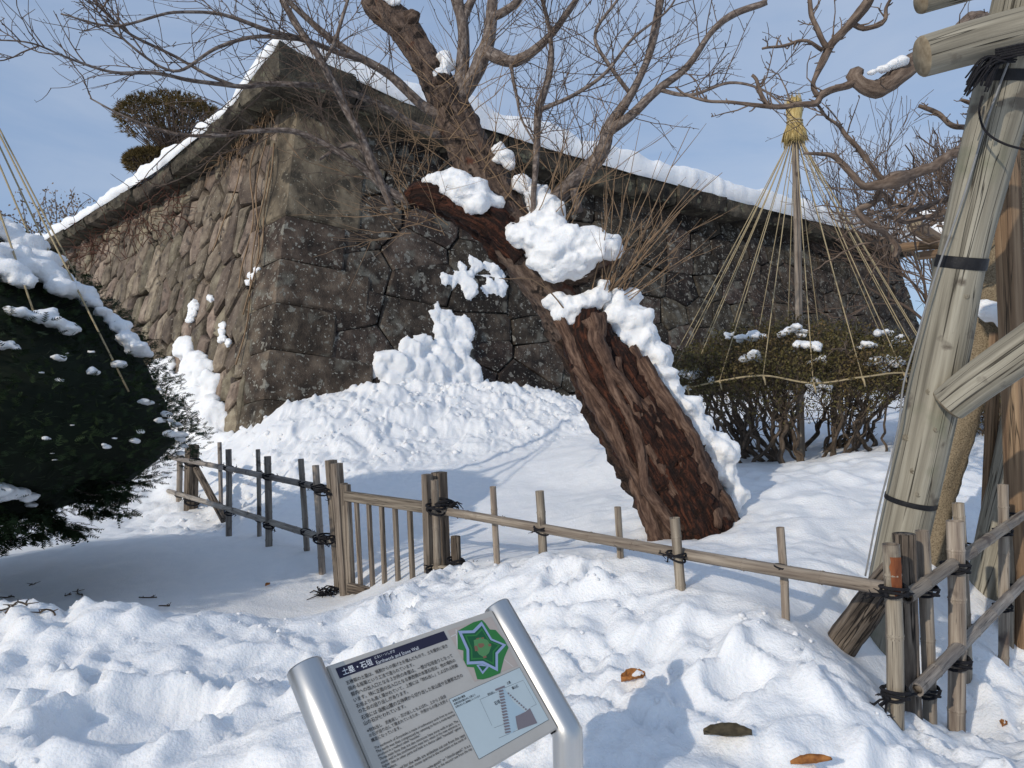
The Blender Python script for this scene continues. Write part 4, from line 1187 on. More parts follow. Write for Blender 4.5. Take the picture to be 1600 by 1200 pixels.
# ------------------------------------------------------------------ bamboo fences
rf = random.Random(21)
def bamboo(parent, p0, p1, r, mat=None, name='bamboo_upright', space=0.27, open_end=True, bow=0.006):
    """a bamboo culm from p0 (its open end) to p1 with swollen nodes"""
    p0 = np.asarray(p0, float); p1 = np.asarray(p1, float)
    L_ = np.linalg.norm(p1 - p0); d = (p1 - p0) / L_
    side = nrm(np.cross(d, [0.3, 0.8, 0.5]))
    ts = [0.0]; rs_ = [1.0]
    t = rf.uniform(0.05, space)
    while t < L_ - 0.03:
        for dt, k in ((-0.012, 1.0), (-0.005, 1.07), (0.0, 1.10), (0.004, 1.0), (0.008, 1.05), (0.016, 1.0)):
            ts.append(t + dt); rs_.append(k)
        t += space * rf.uniform(0.8, 1.2)
    ts.append(L_); rs_.append(1.0)
    ts = np.array(ts)
    o_ = np.argsort(ts); ts = ts[o_]; rs_ = np.array(rs_)[o_]
    P = p0 + d * ts[:, None] + side * (bow * np.sin(ts / L_ * np.pi * rf.uniform(0.8, 2.0)))[:, None]
    mb = MB()
    mb.tube(P, r * rs_, 12, cap=True)
    if open_end:
        b = mb.n
        mb.f = [f for f in mb.f if len(f) != 12]; mb.mi = [0] * len(mb.f)
        T, N, B = frames(P)
        a = np.arange(12) / 12 * 2 * np.pi
        ring = lambda rr, dep: [P[0] + T[0] * dep + rr * (math.cos(x) * N[0] + math.sin(x) * B[0]) for x in a]
        base = np.concatenate(mb.v)[:12]
        V = list(base) + ring(r * 0.74, 0.001) + ring(r * 0.70, 0.035)
        F = []
        for j in range(12):
            k = (j + 1) % 12
            F += [(k, j, 12 + j, 12 + k), (12 + k, 12 + j, 24 + j, 24 + k)]
        F.append(tuple(24 + j for j in range(12)))
        mb.add(V, F, np.array(V) * 0.3)
        last = (len(ts) - 1) * 12
        mb.f.append(tuple(last + j for j in range(12))); mb.mi.append(0)
    return mb.build(name, mat or M_BAMBOO, parent)
def culm(parent, xt, yt, xb, yb, w, d, mat=None, ext=0.35, name='bamboo_upright', **k):
    a = W(xt, yt, d); b = W(xb, yb, d)
    b = b + nrm(b - a) * ext
    return bamboo(parent, a, b, w * 0.5 * d / FP, mat, name, **k)
def timber(parent, xt, yt, xb, yb, w, d, mat=None, thick=None, ext=0.3, name='post', side=(0.7, 0.72, 0)):
    a = W(xt, yt, d); b = W(xb, yb, d); b = b + nrm(b - a) * ext
    mb = MB(); ww = w * d / FP
    mb.box(a, b, ww, thick or ww, side)
    return mb.build(name, mat or M_OLDW, parent, smooth=False)
def tie(parent, px, py, d, w, tail=1.0, up=(0, 0, 1), rail=(1, 0, 0), tails=5, tilt=0.35):
    """black rope lashed round a crossing: two loops, a knot and frayed ends"""
    c = W(px, py, d); r = w * 0.5 * d / FP; rr = max(0.004, r * 0.17)
    up = nrm(up); rail = nrm(rail)
    fwd = nrm(np.cross(rail, up))
    mb = MB()
    def ring(e1, e2, k, off):
        n = 16
        P = [c + off + e1 * math.cos(2 * math.pi * j / n) * k[0] + e2 * math.sin(2 * math.pi * j / n) * k[1] for j in range(n + 1)]
        mb.tube(P, rr, 5, cap=False)
    for s in (-1, 1):
        ring(nrm(rail + up * tilt * s), fwd, (r * 1.45, r * 1.25), up * s * rr * 1.1)
    ring(nrm(rail - up * tilt * 0.5), fwd, (r * 1.5, r * 1.32), up * rr * 2.6)
    kn = c + rail * r * 1.6 * tail - fwd * r * 0.3
    V0, F0 = ico(1)
    mb.add(V0 * rr * 2.0 * np.array([1, .8, 1]) + kn, F0)
    for _ in range(tails):
        e = kn + nrm(rail * tail * rf.uniform(.3, 1.1) + up * rf.uniform(-.9, .55) - fwd * rf.uniform(-.1, .6)) * r * rf.uniform(0.9, 2.0)
        m_ = (kn + e) / 2 + np.array([0, 0, 1]) * r * rf.uniform(-.1, .3)
        mb.tube([kn, m_, e], [rr * .8, rr * .7, rr * .75], 5)
        for q in range(3):
            mb.tube([e, e + np.array([rf.gauss(0, 1), rf.gauss(0, 1), rf.gauss(-.2, 1)]) * rr * 2.2], [rr * .5, rr * .3], 3)
    return mb.build('rope_tie', M_BROPE, parent)
def fthing(name, px, py, d, label, cat, group=None):
    p = W(px, py, d)
    return thing(name, (p[0], p[1], gz(p[0], p[1]) - 0.05), label, cat, group)

fl = fthing('bamboo_fence', 400, 840, 8.5, 'grey bamboo fence with two rails running from the gate to the yew', 'fence')
timber(fl, 300, 695, 298, 805, 17, 10.9, M_DARKW)
GB = M_BAMBOO_G
culm(fl, 281, 712, 279, 806, 9, 11.25, GB); culm(fl, 343, 691, 345, 800, 6.5, 10.05, GB); culm(fl, 357, 702, 358, 842, 9.5, 9.12, GB); culm(fl, 403, 702, 405, 832, 7, 8.52, GB)
culm(fl, 418, 713, 420, 858, 11, 7.92, GB); culm(fl, 470, 717, 480, 876, 9.5, 7.3, GB); culm(fl, 493, 727, 504, 918, 11, 6.72, GB)
FDIR = nrm(np.array([0.6, -0.8, 0]))
bamboo(fl, W(262, 714, 11.5), W(522, 765, 6.62), 0.034, GB, 'rail', space=0.4)
bamboo(fl, W(263, 767, 11.5), W(522, 846, 6.62), 0.034, GB, 'rail', space=0.4)
mb = MB(); mb.box(W(307, 733, 10.75), W(350, 812, 9.7), 0.09, 0.09, (1, 0, 0)); mb.build('brace', M_DARKW, fl, smooth=False)
for px, py, d, w in [(281, 717, 11.2, 10), (300, 722, 10.85, 17), (344, 729, 9.95, 9), (357, 732, 9.1, 11), (404, 740, 8.4, 9), (419, 745, 7.9, 13), (475, 757, 7.15, 12), (496, 762, 6.7, 15), (280, 773, 11.2, 10), (300, 783, 10.85, 17), (344, 796, 9.9, 9), (358, 801, 9.1, 11),
                     (405, 812, 8.4, 9), (420, 821, 7.9, 13), (478, 832, 7.15, 12), (500, 843, 6.7, 16)]:
    tie(fl, px, py, d, w, tail=1.0, rail=FDIR, tails=3)

gt = fthing('garden_gate', 600, 920, 5.9, 'low wooden gate with slim upright bars between bamboo fences', 'gate')
timber(gt, 517, 719, 533, 933, 15, 6.45); timber(gt, 526, 724, 541, 936, 15, 6.25); timber(gt, 537, 755, 548, 932, 10, 6.2)
timber(gt, 667, 741, 672, 916, 14, 5.25); timber(gt, 686, 738, 692, 890, 20, 5.35, M_DARKW)
culm(gt, 679, 750, 683, 905, 12, 5.15)
mb = MB(); p, rr = pxpath([(712, 838, 5.2, 16), (713, 895, 5.2, 17)], 0.05); p = np.vstack([p, p[-1] + np.array([0, 0, -.3])]); mb.tube(p, np.append(rr, rr[-1]), 10, disp=bark_disp(.1)); mb.build('stub', M_DARKW, gt)
leaf = MB(); leaf.box(W(541, 775, 6.15), W(668, 793, 5.3), 0.085, 0.05, (0, 0, 1)); leaf.build('top_rail', M_OLDW, gt, smooth=False)
leaf = MB(); leaf.box(W(541, 757, 6.17), W(549, 925, 6.17), 0.075, 0.05, (0.7, -.7, 0)); leaf.build('stile', M_OLDW, gt, smooth=False)
leaf = MB(); leaf.box(W(546, 918, 6.1), W(605, 932, 5.72), 0.08, 0.05, (0, 0, 1)); leaf.build('bottom_rail', M_DARKW, gt, smooth=False)
for xt, yt, xb, yb, d in [(557, 783, 564, 922, 6.04), (576, 785, 583, 928, 5.9), (596, 788, 602, 930, 5.76), (617, 791, 623, 926, 5.62), (640, 794, 645, 912, 5.47)]:
    mb = MB(); a = W(xt, yt, d); b = W(xb, yb, d); mb.box(a, b + nrm(b - a) * .04, 0.042, 0.03, (0.7, -.7, 0)); mb.build('bar', M_OLDW, gt, smooth=False)
mb = MB(); q = W(651, 792, 5.37); mb.box(q - FDIR * .035, q + FDIR * .035, 0.03, 0.004, (0, 0, 1)); mb.build('latch_plate', M_METAL, gt, smooth=False)
for px, py, d, w, tl in [(681, 796, 5.1, 22, -1), (690, 790, 5.2, 26, 1), (681, 895, 5.1, 22, -1), (712, 880, 5.12, 20, 1), (502, 768, 6.4, 16, 1), (510, 842, 6.4, 18, 1)]:
    tie(gt, px, py, d, w, tail=tl, rail=FDIR, tails=4)
mb = MB()
for _ in range(130):
    q = W(510 + rf.uniform(-14, 36), 928 + rf.uniform(-8, 10), 6.3); e = q + np.array([rf.gauss(0, .07), rf.gauss(0, .06), rf.gauss(.0, .02)])
    mb.tube([q, (q + e) / 2 + np.array([0, 0, .02]), e], [.006, .006, .003], 4)
o = mb.build('black_straw_heap', M_BROPE); tag(o, 'dark heap of loose straw at the foot of the gate post', 'straw', kind='stuff')

fm = fthing('bamboo_fence', 1000, 890, 4.0, 'tan bamboo fence with one sloping rail between the gate and the corner post', 'fence')
RDIR = nrm(W(1385, 918, 3.05) - W(668, 795, 5.3))
bamboo(fm, W(1388, 920, 3.02), W(664, 794, 5.3), 0.030, None, 'rail', space=0.36)
bamboo(fm, W(676, 888, 5.2), W(735, 895, 4.9), 0.03, None, 'lower_rail', space=0.36)
culm(fm, 770, 760, 776, 892, 10, 4.86, ext=.5); culm(fm, 843, 767, 848, 880, 13.5, 4.45, ext=.5); culm(fm, 965, 792, 969, 892, 11, 4.16, ext=.5); culm(fm, 1054, 809, 1063, 935, 16, 3.70, ext=.5); culm(fm, 1219, 824, 1227, 975, 12.5, 3.43, ext=.5)
for px, py, d, w, tl in [(771, 812, 4.8, 15, 1), (846, 829, 4.44, 17, -1), (966, 848, 4.05, 16, 1), (1057, 870, 3.7, 20, -1), (1223, 890, 3.36, 18, 1)]:
    tie(fm, px, py, d, w, tail=tl, rail=RDIR, tails=5)

fr_ = fthing('bamboo_fence', 1480, 1100, 3.5, 'bamboo fence with rust-stained corner culm and black rope lashings', 'fence')
SDIR = nrm(W(1600, 800, 4.75) - W(1415, 935, 3.05))
mb = MB(); p, rr = pxpath([(1413, 834, 3.12, 32), (1417, 950, 3.12, 31), (1423, 1080, 3.12, 30), (1427, 1150, 3.12, 30)], 0.05); p = np.vstack([p, p[-1] + np.array([0, 0, -.4])]); mb.tube(p, np.append(rr, rr[-1]), 14, disp=bark_disp(.08)); mb.build('post', M_DARKW, fr_)
cc = culm(fr_, 1392, 850, 1401, 1215, 25, 2.90, ext=.5); tag(cc, 'bamboo culm with a long rust stain')
a = W(1393.5, 868, 2.90); b = W(1396, 930, 2.90); rr_ = 12.5 * 2.9 / FP
mb = MB(); V = []; F = []
for i, t in enumerate(np.linspace(0, 1, 9)):
    p = a * (1 - t) + b * t
    w_ = 0.75 * (1 - 0.45 * t) * (1 + 0.25 * rf.uniform(-1, 1))
    for j, ang in enumerate(np.linspace(-w_, w_, 6)):
        V.append(p + (RT * math.sin(ang) - FW * math.cos(ang)) * (rr_ * 1.10))
    if i:
        for j in range(5):
            F.append(((i - 1) * 6 + j, (i - 1) * 6 + j + 1, i * 6 + j + 1, i * 6 + j))
mb.add(V, F, np.array(V)); mb.build('rust_stain', M_RUST, cc)
culm(fr_, 1441, 829, 1454, 1168, 20, 3.24, ext=.5); culm(fr_, 1492, 814, 1496, 1168, 25, 3.46, ext=.5); culm(fr_, 1497, 786, 1511, 1085, 17, 3.84, ext=.5); culm(fr_, 1567, 757, 1567, 1038, 15, 4.28, ext=.5); culm(fr_, 1578, 748, 1577, 1015, 12, 4.62, ext=.5)
timber(fr_, 1586, 746, 1590, 992, 27, 4.75, M_DARKW, ext=.4)
bamboo(fr_, W(1416, 933, 2.98), W(1640, 775, 5.1), 0.029, None, 'rail', space=0.36)
bamboo(fr_, W(1432, 1078, 3.0), W(1640, 868, 5.1), 0.029, GB, 'lower_rail', space=0.36)
mb = MB(); p, rr = pxpath([(1318, 1000, 3.62, 48), (1345, 965, 3.5, 48), (1378, 918, 3.3, 46), (1400, 890, 3.2, 42)], 0.05); p[0] = p[0] + np.array([-.03, .05, -.1]); mb.tube(p, rr, 16, disp=bark_disp(.07)); mb.build('brace', M_DARKW, fr_)
for px, py, d, w, tl in [(1397, 925, 2.9, 30, -1), (1448, 925, 3.22, 26, 1), (1399, 1085, 2.9, 30, -1), (1450, 1082, 3.22, 26, 1), (1493, 888, 3.46, 30, 1), (1495, 1037, 3.46, 30, 1), (1508, 858, 3.84, 20, 1), (1510, 985, 3.84, 20, 1), (1567, 832, 4.28, 20, 1), (1567, 950, 4.28, 20, 1), (1582, 808, 4.6, 24, 1), (1582, 918, 4.6, 24, 1)]:
    tie(fr_, px, py, d, w, tail=tl, rail=SDIR, tails=5)
mb = MB()
for q in ((1414, 927, 3.0), (1418, 1083, 3.02)):
    mb.tube([W(q[0] - 26, q[1] - 2, q[2] - .06), W(q[0], q[1] + 3, q[2] - .09), W(q[0] + 34, q[1] - 2, q[2] + .1)], .006, 5)
mb.build('lashing', M_BROPE, fr_)

# ------------------------------------------------------------------ log props on the right
lp = fthing('log_support', 1380, 990, 3.95, 'leaning grey log prop with cross logs and black tape bands behind the fence', 'tree support')
def log(parent, rows, mat, name, n=26, amp=0.02, ext=0.0, seed=0):
    p, rr = pxpath(rows, 0.05)
    if ext:
        p = np.vstack([p[0] - nrm(p[1] - p[0]) * ext, p]); rr = np.insert(rr, 0, rr[0])
    mb = MB()
    mb.tube(p, rr, n, cap=False, disp=lambda Lq, a: amp * (noise3(np.stack([np.cos(a) * 1.6 + seed, np.sin(a) * 1.6, Lq * 1.2], -1).reshape(-1, 3), 13).reshape(a.shape) + 0.5 * noise3(np.stack([np.cos(a) * 5 + seed, np.sin(a) * 5, Lq * 2.5], -1).reshape(-1, 3), 14).reshape(a.shape)))
    Vs = mb.v[0]
    for end in (0, 1):
        ring = Vs[:n] if end == 0 else Vs[-n:]
        c = ring.mean(0)
        d_ = nrm(p[0] - p[1]) if end == 0 else nrm(p[-1] - p[-2])
        V = list(ring) + list(c + (ring - c) * 0.9 + d_ * 0.012) + [c + d_ * 0.012]
        F = []
        for j in range(n):
            k = (j + 1) % n
            q = [(j, k, n + k, n + j), (n + j, n + k, 2 * n)]
            F += q if end else [f[::-1] for f in q]
        mb.add(V, F, np.array(V), mi=1)
    return mb.build(name, [mat, M_CUT], parent), p, rr
post, lpP, lpR = log(lp, [(1376, 1000, 3.95, 66), (1408, 850, 3.9, 70), (1441, 700, 3.82, 74), (1473, 550, 3.72, 75), (1502, 410, 3.62, 70), (1535, 270, 3.5, 76), (1572, 120, 3.36, 84), (1600, 0, 3.25, 88), (1625, -110, 3.15, 90)], M_LOG, 'post', 34, 0.03, 0.35)
log(lp, [(1442, 88, 3.22, 62), (1520, 66, 3.18, 66), (1640, 36, 3.12, 70)], M_LOG, 'cross_log', 26, 0.02, seed=3)
log(lp, [(1440, 3, 3.35, 36), (1475, -8, 3.34, 38), (1560, -32, 3.3, 40)], M_LOG, 'cross_log', 22, 0.02, seed=7)
log(lp, [(1482, 632, 3.62, 56), (1540, 588, 3.5, 62), (1640, 520, 3.3, 70)], M_LOG, 'brace', 26, 0.02, seed=9)
def band(parent, path, rad, py, h, mat=M_TAPE):
    """tape wound round a log where it crosses picture height py"""
    prj = [600 - FP * ((q - EYE) @ UP) / ((q - EYE) @ FW) for q in path]
    i = int(np.argmin(np.abs(np.array(prj) - py)))
    d_ = nrm(path[min(i + 1, len(path) - 1)] - path[max(i - 1, 0)])
    c = path[i]; r = rad[i] * 1.03
    mb = MB()
    mb.tube([c - d_ * h / 2, c - d_ * h * .2, c + d_ * h * .15, c + d_ * h / 2], [r, r * 1.012, r * 1.006, r * 1.004], 28, cap=False)
    return mb.build('tape_band', mat, parent)
band(lp, lpP, lpR, 412, 0.06); band(lp, lpP, lpR, 780, 0.028); band(lp, lpP, lpR, 112, 0.05)
# grey cable running up the log's edge
pts = []
for px, py, d in [(1352, 900, 3.88), (1372, 800, 3.84), (1392, 720, 3.8), (1405, 660, 3.74), (1412, 600, 3.7), (1432, 530, 3.66), (1462, 430, 3.58), (1508, 300, 3.46), (1545, 180, 3.34), (1590, 60, 3.2)]:
    pts.append(list(W(px, py, d - 0.02)) + [0])
mb = MB(); S = spline(pts, .04)[:, :3]; mb.tube(S, 0.005, 7); mb.build('cable', M_CABLE, lp)
# knots in the log
for px, py, d in [(1520, 460, 3.5), (1453, 612, 3.66), (1458, 670, 3.7), (1425, 685, 3.72), (1424, 735, 3.76), (1428, 770, 3.78)]:
    c = W(px, py, d); mb = MB(); n = 10
    V = []; F = []
    for k, (rr_, dep) in enumerate([(0.015, 0.03), (0.014, -0.003), (0.009, -0.001), (0.004, -0.003), (0.0, -0.006)]):
        for j in range(n):
            a = 2 * math.pi * j / n
            V.append(c + RT * math.cos(a) * rr_ + UP * math.sin(a) * rr_ * 1.25 + FW * (dep + 0.0))
    for k in range(4):
        for j in range(n):
            F.append((k * n + j, k * n + (j + 1) % n, (k + 1) * n + (j + 1) % n, (k + 1) * n + j))
    # drop it onto the log surface
    V = np.array(V); prj = [np.linalg.norm(np.cross(q - c, FW)) for q in lpP]; i = int(np.argmin([np.linalg.norm(q - c) for q in lpP]))
    ax = lpP[i]; off = c - ax; T_ = nrm(lpP[min(i + 1, len(lpP) - 1)] - lpP[max(0, i - 1)]); off = off - T_ * (off @ T_)
    lat = off - FW * (off @ FW); dep = math.sqrt(max(0.0, lpR[i] ** 2 - lat @ lat))
    shift = (-dep) - (off @ FW)
    V = V + FW * (shift + 0.002)
    mb.add(V, F); mb.build('knot', M_KNOT, lp)
# black rope tassel hanging from the lashing
mb = MB()
for k in range(30):
    a = W(1570 + rf.uniform(-16, 20), 92 + rf.uniform(-5, 5), 3.08); e = W(1522 + rf.uniform(-16, 22), 128 + rf.uniform(-8, 22), 3.1)
    m_ = (a + e) / 2 + np.array([rf.uniform(-.01, .01), rf.uniform(-.02, .01), 0.045 + rf.uniform(-.012, .016)])
    mb.tube(spline([a, m_, e], .02), [.0045], 5) if False else mb.tube(spline([a, m_, e], .02), .004, 5)
for k in range(5):
    p0_ = W(1555, 78 + k * 4, 3.07 + .004 * k); p1_ = W(1640, 66 + k * 4, 3.04)
    mb.tube(spline([p0_, (p0_ + p1_) / 2 + np.array([0, -.02, 0]), p1_], .03), .005, 6)
mb.tube(spline([W(1535, 150, 3.3), W(1530, 175, 3.3), W(1540, 205, 3.28), W(1570, 225, 3.24), W(1620, 238, 3.2)], .02), .0055, 6)
mb.build('rope_tassel', M_BROPE, lp)

l2 = fthing('log_support', 1555, 890, 5.0, 'second log prop with mossy foot at the dark fence post', 'tree support')
l2o, p, rr = log(l2, [(1545, 905, 5.0, 58), (1565, 820, 4.98, 62), (1588, 720, 4.95, 64), (1625, 560, 4.9, 66), (1660, 420, 4.9, 66)], M_LOG, 'post', 26, .03, .3, seed=5)
l3 = fthing('timber_prop', 1580, 640, 4.6, 'squared brown timber upright behind the leaning log', 'tree support')
mb = MB(); a = W(1566, 95, 4.5); b = W(1584, 640, 4.7); mb.box(a, np.array([b[0], b[1], gz(b[0], b[1]) - .2]), 0.12, 0.12, (1, 0.3, 0)); mb.build('post', M_LOGB, l3, smooth=False)
mb = MB(); a = W(1545, 480, 5.0); mb.box(W(1556, 520, 5.0), W(1540, 860, 5.05), .075, .05, (1, .2, 0)); mb.build('stake', M_LOGB, l3, smooth=False)
# far little trellis
tr = fthing('log_trellis', 1465, 560, 8.0, 'low trellis of tan poles on a round post past the end of the wall', 'trellis')
log(tr, [(1465, 640, 8.0, 16), (1465, 520, 8.0, 16), (1465, 402, 8.0, 16)], M_LOG, 'post', 16, .02, .6)
log(tr, [(1396, 388, 7.9, 14), (1500, 378, 7.8, 16), (1560, 372, 7.7, 16)], M_LOGB, 'pole', 16, .02)
log(tr, [(1434, 400, 7.8, 13), (1500, 392, 7.75, 14), (1560, 386, 7.7, 14)], M_LOGB, 'pole', 16, .02)
log(tr, [(1428, 352, 7.4, 22), (1462, 375, 7.9, 22), (1490, 392, 8.3, 20)], M_LOGB, 'pole', 18, .02)
snow_lump('snow_patch', [pxb(1440, 365, 8.1, 40), pxb(1475, 362, 8.1, 46), pxb(1505, 350, 8.1, 40), pxb(1450, 335, 8.2, 26)], 'snow heaped among the poles of the far trellis', 'snow patch', voxel=.03)

# ------------------------------------------------------------------ old wrapped tree behind the props
ot = fthing('old_vine_tree', 1460, 835, 5.2, 'gnarled old tree wrapped in hemp matting behind the leaning log', 'tree')
p, rr = pxpath([(1458, 850, 5.2, 36), (1466, 790, 5.2, 40), (1476, 735, 5.2, 48), (1490, 690, 5.2, 46), (1510, 620, 5.2, 52), (1528, 560, 5.2, 56), (1548, 490, 5.2, 54), (1560, 430, 5.15, 52), (1575, 340, 5.1, 52), (1588, 230, 5.05, 50), (1600, 130, 5.0, 46), (1610, 20, 5.0, 44)], .04)
p[0, 2] -= .2
mb = MB(); mb.tube(p, rr, 24, disp=bark_disp(.16)); mb.build('trunk', M_MAT, ot)
snow_lump('snow_patch', [pxb(1548, 487, 5.0, 36), pxb(1562, 490, 5.0, 34), pxb(1570, 505, 4.98, 26), pxb(1540, 478, 5.02, 26)], 'snow collar on the hemp-wrapped trunk', 'snow patch', voxel=.015)
snow_lump('snow_patch', [pxb(1395, 101, 3.95, 20, .6), pxb(1408, 96, 3.95, 24, .6), pxb(1380, 108, 3.95, 20, .6), pxb(1362, 113, 3.96, 16, .6)], 'snow on the burled branch that meets the cross log', 'snow patch', voxel=.008)
OB = [
    [(1600, 60, 4.6, 40), (1530, 30, 4.3, 26), (1500, 50, 4.15, 26), (1475, 80, 4.05, 26), (1440, 92, 4.0, 26), (1410, 112, 4.0, 30), (1385, 130, 4.0, 27), (1368, 138, 4.0, 26), (1348, 134, 4.0, 22), (1336, 120, 4.0, 22), (1345, 108, 4.0, 14)],
    [(1340, 125, 4.0, 14), (1318, 132, 4.0, 13), (1295, 138, 4.0, 12), (1280, 148, 4.0, 12), (1272, 163, 4.0, 11), (1245, 166, 4.0, 9), (1200, 168, 4.0, 8), (1160, 162, 4.0, 6), (1120, 160, 4.0, 5), (1075, 150, 4.0, 4), (1055, 135, 4.0, 3)],
    [(1276, 150, 4.0, 9), (1270, 130, 4.0, 8), (1285, 100, 4.0, 12), (1298, 70, 4.0, 14), (1325, 40, 3.95, 15), (1355, 5, 3.9, 16), (1365, -12, 3.9, 16)],
    [(1292, 75, 4.0, 10), (1280, 55, 4.0, 9), (1268, 25, 4.0, 8), (1265, -10, 4.0, 7)],
    [(1330, 35, 3.95, 8), (1350, 45, 3.95, 8), (1375, 35, 3.95, 7), (1385, 10, 3.95, 6), (1398, -10, 3.9, 5)],
    [(1285, 78, 4.0, 7), (1260, 66, 4.0, 6), (1225, 70, 4.0, 5), (1190, 78, 4.0, 4)],
    [(1200, 168, 4.0, 7), (1190, 150, 4.0, 8), (1182, 125, 4.0, 6), (1175, 118, 4.0, 5)],
    [(1590, 190, 5.0, 22), (1540, 213, 4.6, 15), (1500, 235, 4.4, 15), (1460, 258, 4.3, 15), (1425, 275, 4.25, 16), (1398, 280, 4.2, 26), (1380, 284, 4.2, 16), (1352, 292, 4.2, 11), (1335, 275, 4.2, 10), (1310, 248, 4.2, 9), (1285, 243, 4.2, 6), (1255, 240, 4.2, 4)],
    [(1382, 282, 4.2, 10), (1366, 262, 4.2, 9), (1350, 240, 4.2, 8), (1328, 215, 4.2, 8), (1312, 195, 4.2, 6), (1300, 185, 4.2, 5), (1276, 165, 4.1, 4)],
    [(1560, 202, 4.8, 12), (1530, 200, 4.7, 10), (1490, 195, 4.6, 9), (1460, 175, 4.6, 8), (1435, 165, 4.6, 6)],
    [(1375, 290, 4.2, 8), (1365, 315, 4.3, 9), (1340, 330, 4.3, 10), (1360, 350, 4.3, 10), (1385, 365, 4.4, 9), (1400, 385, 4.4, 8), (1395, 400, 4.4, 6)],
    [(1500, 325, 4.9, 12), (1460, 335, 4.8, 10), (1420, 345, 4.8, 8), (1385, 338, 4.7, 6), (1360, 345, 4.7, 5)],
    [(1520, 300, 5.0, 10), (1480, 310, 4.9, 9), (1430, 330, 4.8, 8), (1400, 320, 4.8, 6), (1380, 300, 4.7, 4)],
    [(1540, 175, 4.9, 8), (1515, 160, 4.8, 7), (1500, 155, 4.8, 5)],
]
otw = MB()
for rows in OB:
    p, rr = pxpath(rows, .03)
    p = p + np.stack([noise3(p * 9, 50), noise3(p * 9, 51), noise3(p * 9, 52)], 1) * np.minimum(rr[:, None] * 1.0, .012)
    mb = MB(); mb.tube(p, rr * .95, 12, disp=bark_disp(.3)); mb.build('branch', M_OLDB, ot)
    twig_set(otw, p, rf, 16.0, .02, .09, .0065, up=.25, level=0, wob=.35, spur=10, start=.05, sides=5)
    twig_set(otw, p, rf, 9.0, .08, .32, .005, up=.25, level=1, wob=.35, spur=14, start=.1, sides=5)
for _ in range(46):
    px, py, d = rf.uniform(1360, 1520), rf.uniform(290, 380), rf.uniform(4.6, 6.2)
    q = W(px, py, d); pts = [q]; dd = nrm(np.array([rf.gauss(-.3, .8), rf.gauss(0, .6), rf.gauss(.1, .4)]))
    for k in range(10):
        dd = nrm(dd + np.array([rf.gauss(0, .3), rf.gauss(0, .3), rf.gauss(.02, .3)])); pts.append(pts[-1] + dd * .06)
    otw.tube(pts, np.linspace(.009, .004, 11), 5, cap=False)
    twig_set(otw, np.array(pts), rf, 5, .05, .2, .004, up=.2, level=0, wob=.3, spur=8)
o = otw.build('twigs', M_OLDB, ot); tag(o, kind='stuff')

# ------------------------------------------------------------------ azalea under its cone of ropes
AZ = W(1250, 700, 9.5); azg = gz(AZ[0], AZ[1])
az = thing('azalea_bush', (AZ[0], AZ[1], azg), 'broad flat-topped azalea with twisting bare stems under the rope cone', 'shrub')
ra = random.Random(14)
AZT = W(1250, 490, 9.5)[2]
RX, RY = 1.75, 1.3
zc = azg + (AZT - azg) * 0.64
hh = AZT - zc
stems = []
for k in range(58):
    a = ra.uniform(0, 2 * math.pi); rb = ra.uniform(.1, 1.3)
    b = np.array([AZ[0] + math.cos(a) * rb * RX * .55, AZ[1] + math.sin(a) * rb * RY * .6, 0]); b[2] = gz(b[0], b[1]) - .08
    a2 = a + ra.gauss(0, .5); re = ra.uniform(.45, 1.0)
    e = np.array([AZ[0] + math.cos(a2) * re * RX, AZ[1] + math.sin(a2) * re * RY, zc + ra.uniform(-.12, .2)])
    n = 16; pts = []
    for i, t in enumerate(np.linspace(0, 1, n)):
        out = t ** 0.7
        p = np.array([b[0] + (e[0] - b[0]) * out, b[1] + (e[1] - b[1]) * out, b[2] + (e[2] - b[2]) * t ** 1.2])
        pts.append(p)
    pts = np.array(pts); pts[1:-1] += np.cumsum(np.array([[ra.gauss(0, .045), ra.gauss(0, .04), ra.gauss(0, .03)] for _ in range(n - 2)]), 0) * .8
    pts = spline(pts, .05)
    r0 = ra.uniform(.016, .042)
    mb = MB(); mb.tube(pts, np.linspace(r0, r0 * .35, len(pts)), 8, disp=bark_disp(.15)); mb.build('stem', M_AZS, az)
    stems.append((pts, r0))
azt = MB()
for pts, r0 in stems:
    twig_set(azt, pts, ra, 5.5, .25, .6, .009, up=.3, level=1, wob=.3, spur=0, start=.25, sides=4)
VV = []; FF = []
def leafq(p, d, s, ln):
    w = ln * .34
    n0 = len(VV); VV.extend([p, p + d * ln * .5 + s * w, p + d * ln, p + d * ln * .5 - s * w]); FF.append((n0, n0 + 1, n0 + 2, n0 + 3))
for _ in range(4200):
    a = ra.uniform(0, 2 * math.pi); u = math.sqrt(ra.random())
    x, y = AZ[0] + math.cos(a) * u * RX * 1.08, AZ[1] + math.sin(a) * u * RY * 1.08
    top = zc - .16 * u + hh * (max(0, 1 - (u / 1.08) ** 2)) ** .6 * (0.90 + .30 * float(noise2(x * 2.0, y * 2.0, 60)))
    z = top - abs(ra.gauss(0, .12)) - ra.random() ** 2 * .34 * (1 + u)
    q = np.array([x, y, z])
    d = nrm(np.array([math.cos(a) * u * .7 + ra.gauss(0, .5), math.sin(a) * u * .7 + ra.gauss(0, .5), .8]))
    azt.tube([q - d * ra.uniform(.06, .15), q], [.004, .0025], 3, cap=False)
    for _k in range(6):
        dd = nrm(d * .5 + np.array([ra.gauss(0, 1), ra.gauss(0, 1), ra.gauss(.2, .8)]))
        leafq(q + np.array([ra.gauss(0, .03), ra.gauss(0, .03), ra.gauss(0, .03)]), dd, nrm(np.cross(dd, [ra.gauss(0, 1), ra.gauss(0, 1), ra.gauss(0, 1)])), ra.uniform(.022, .045))
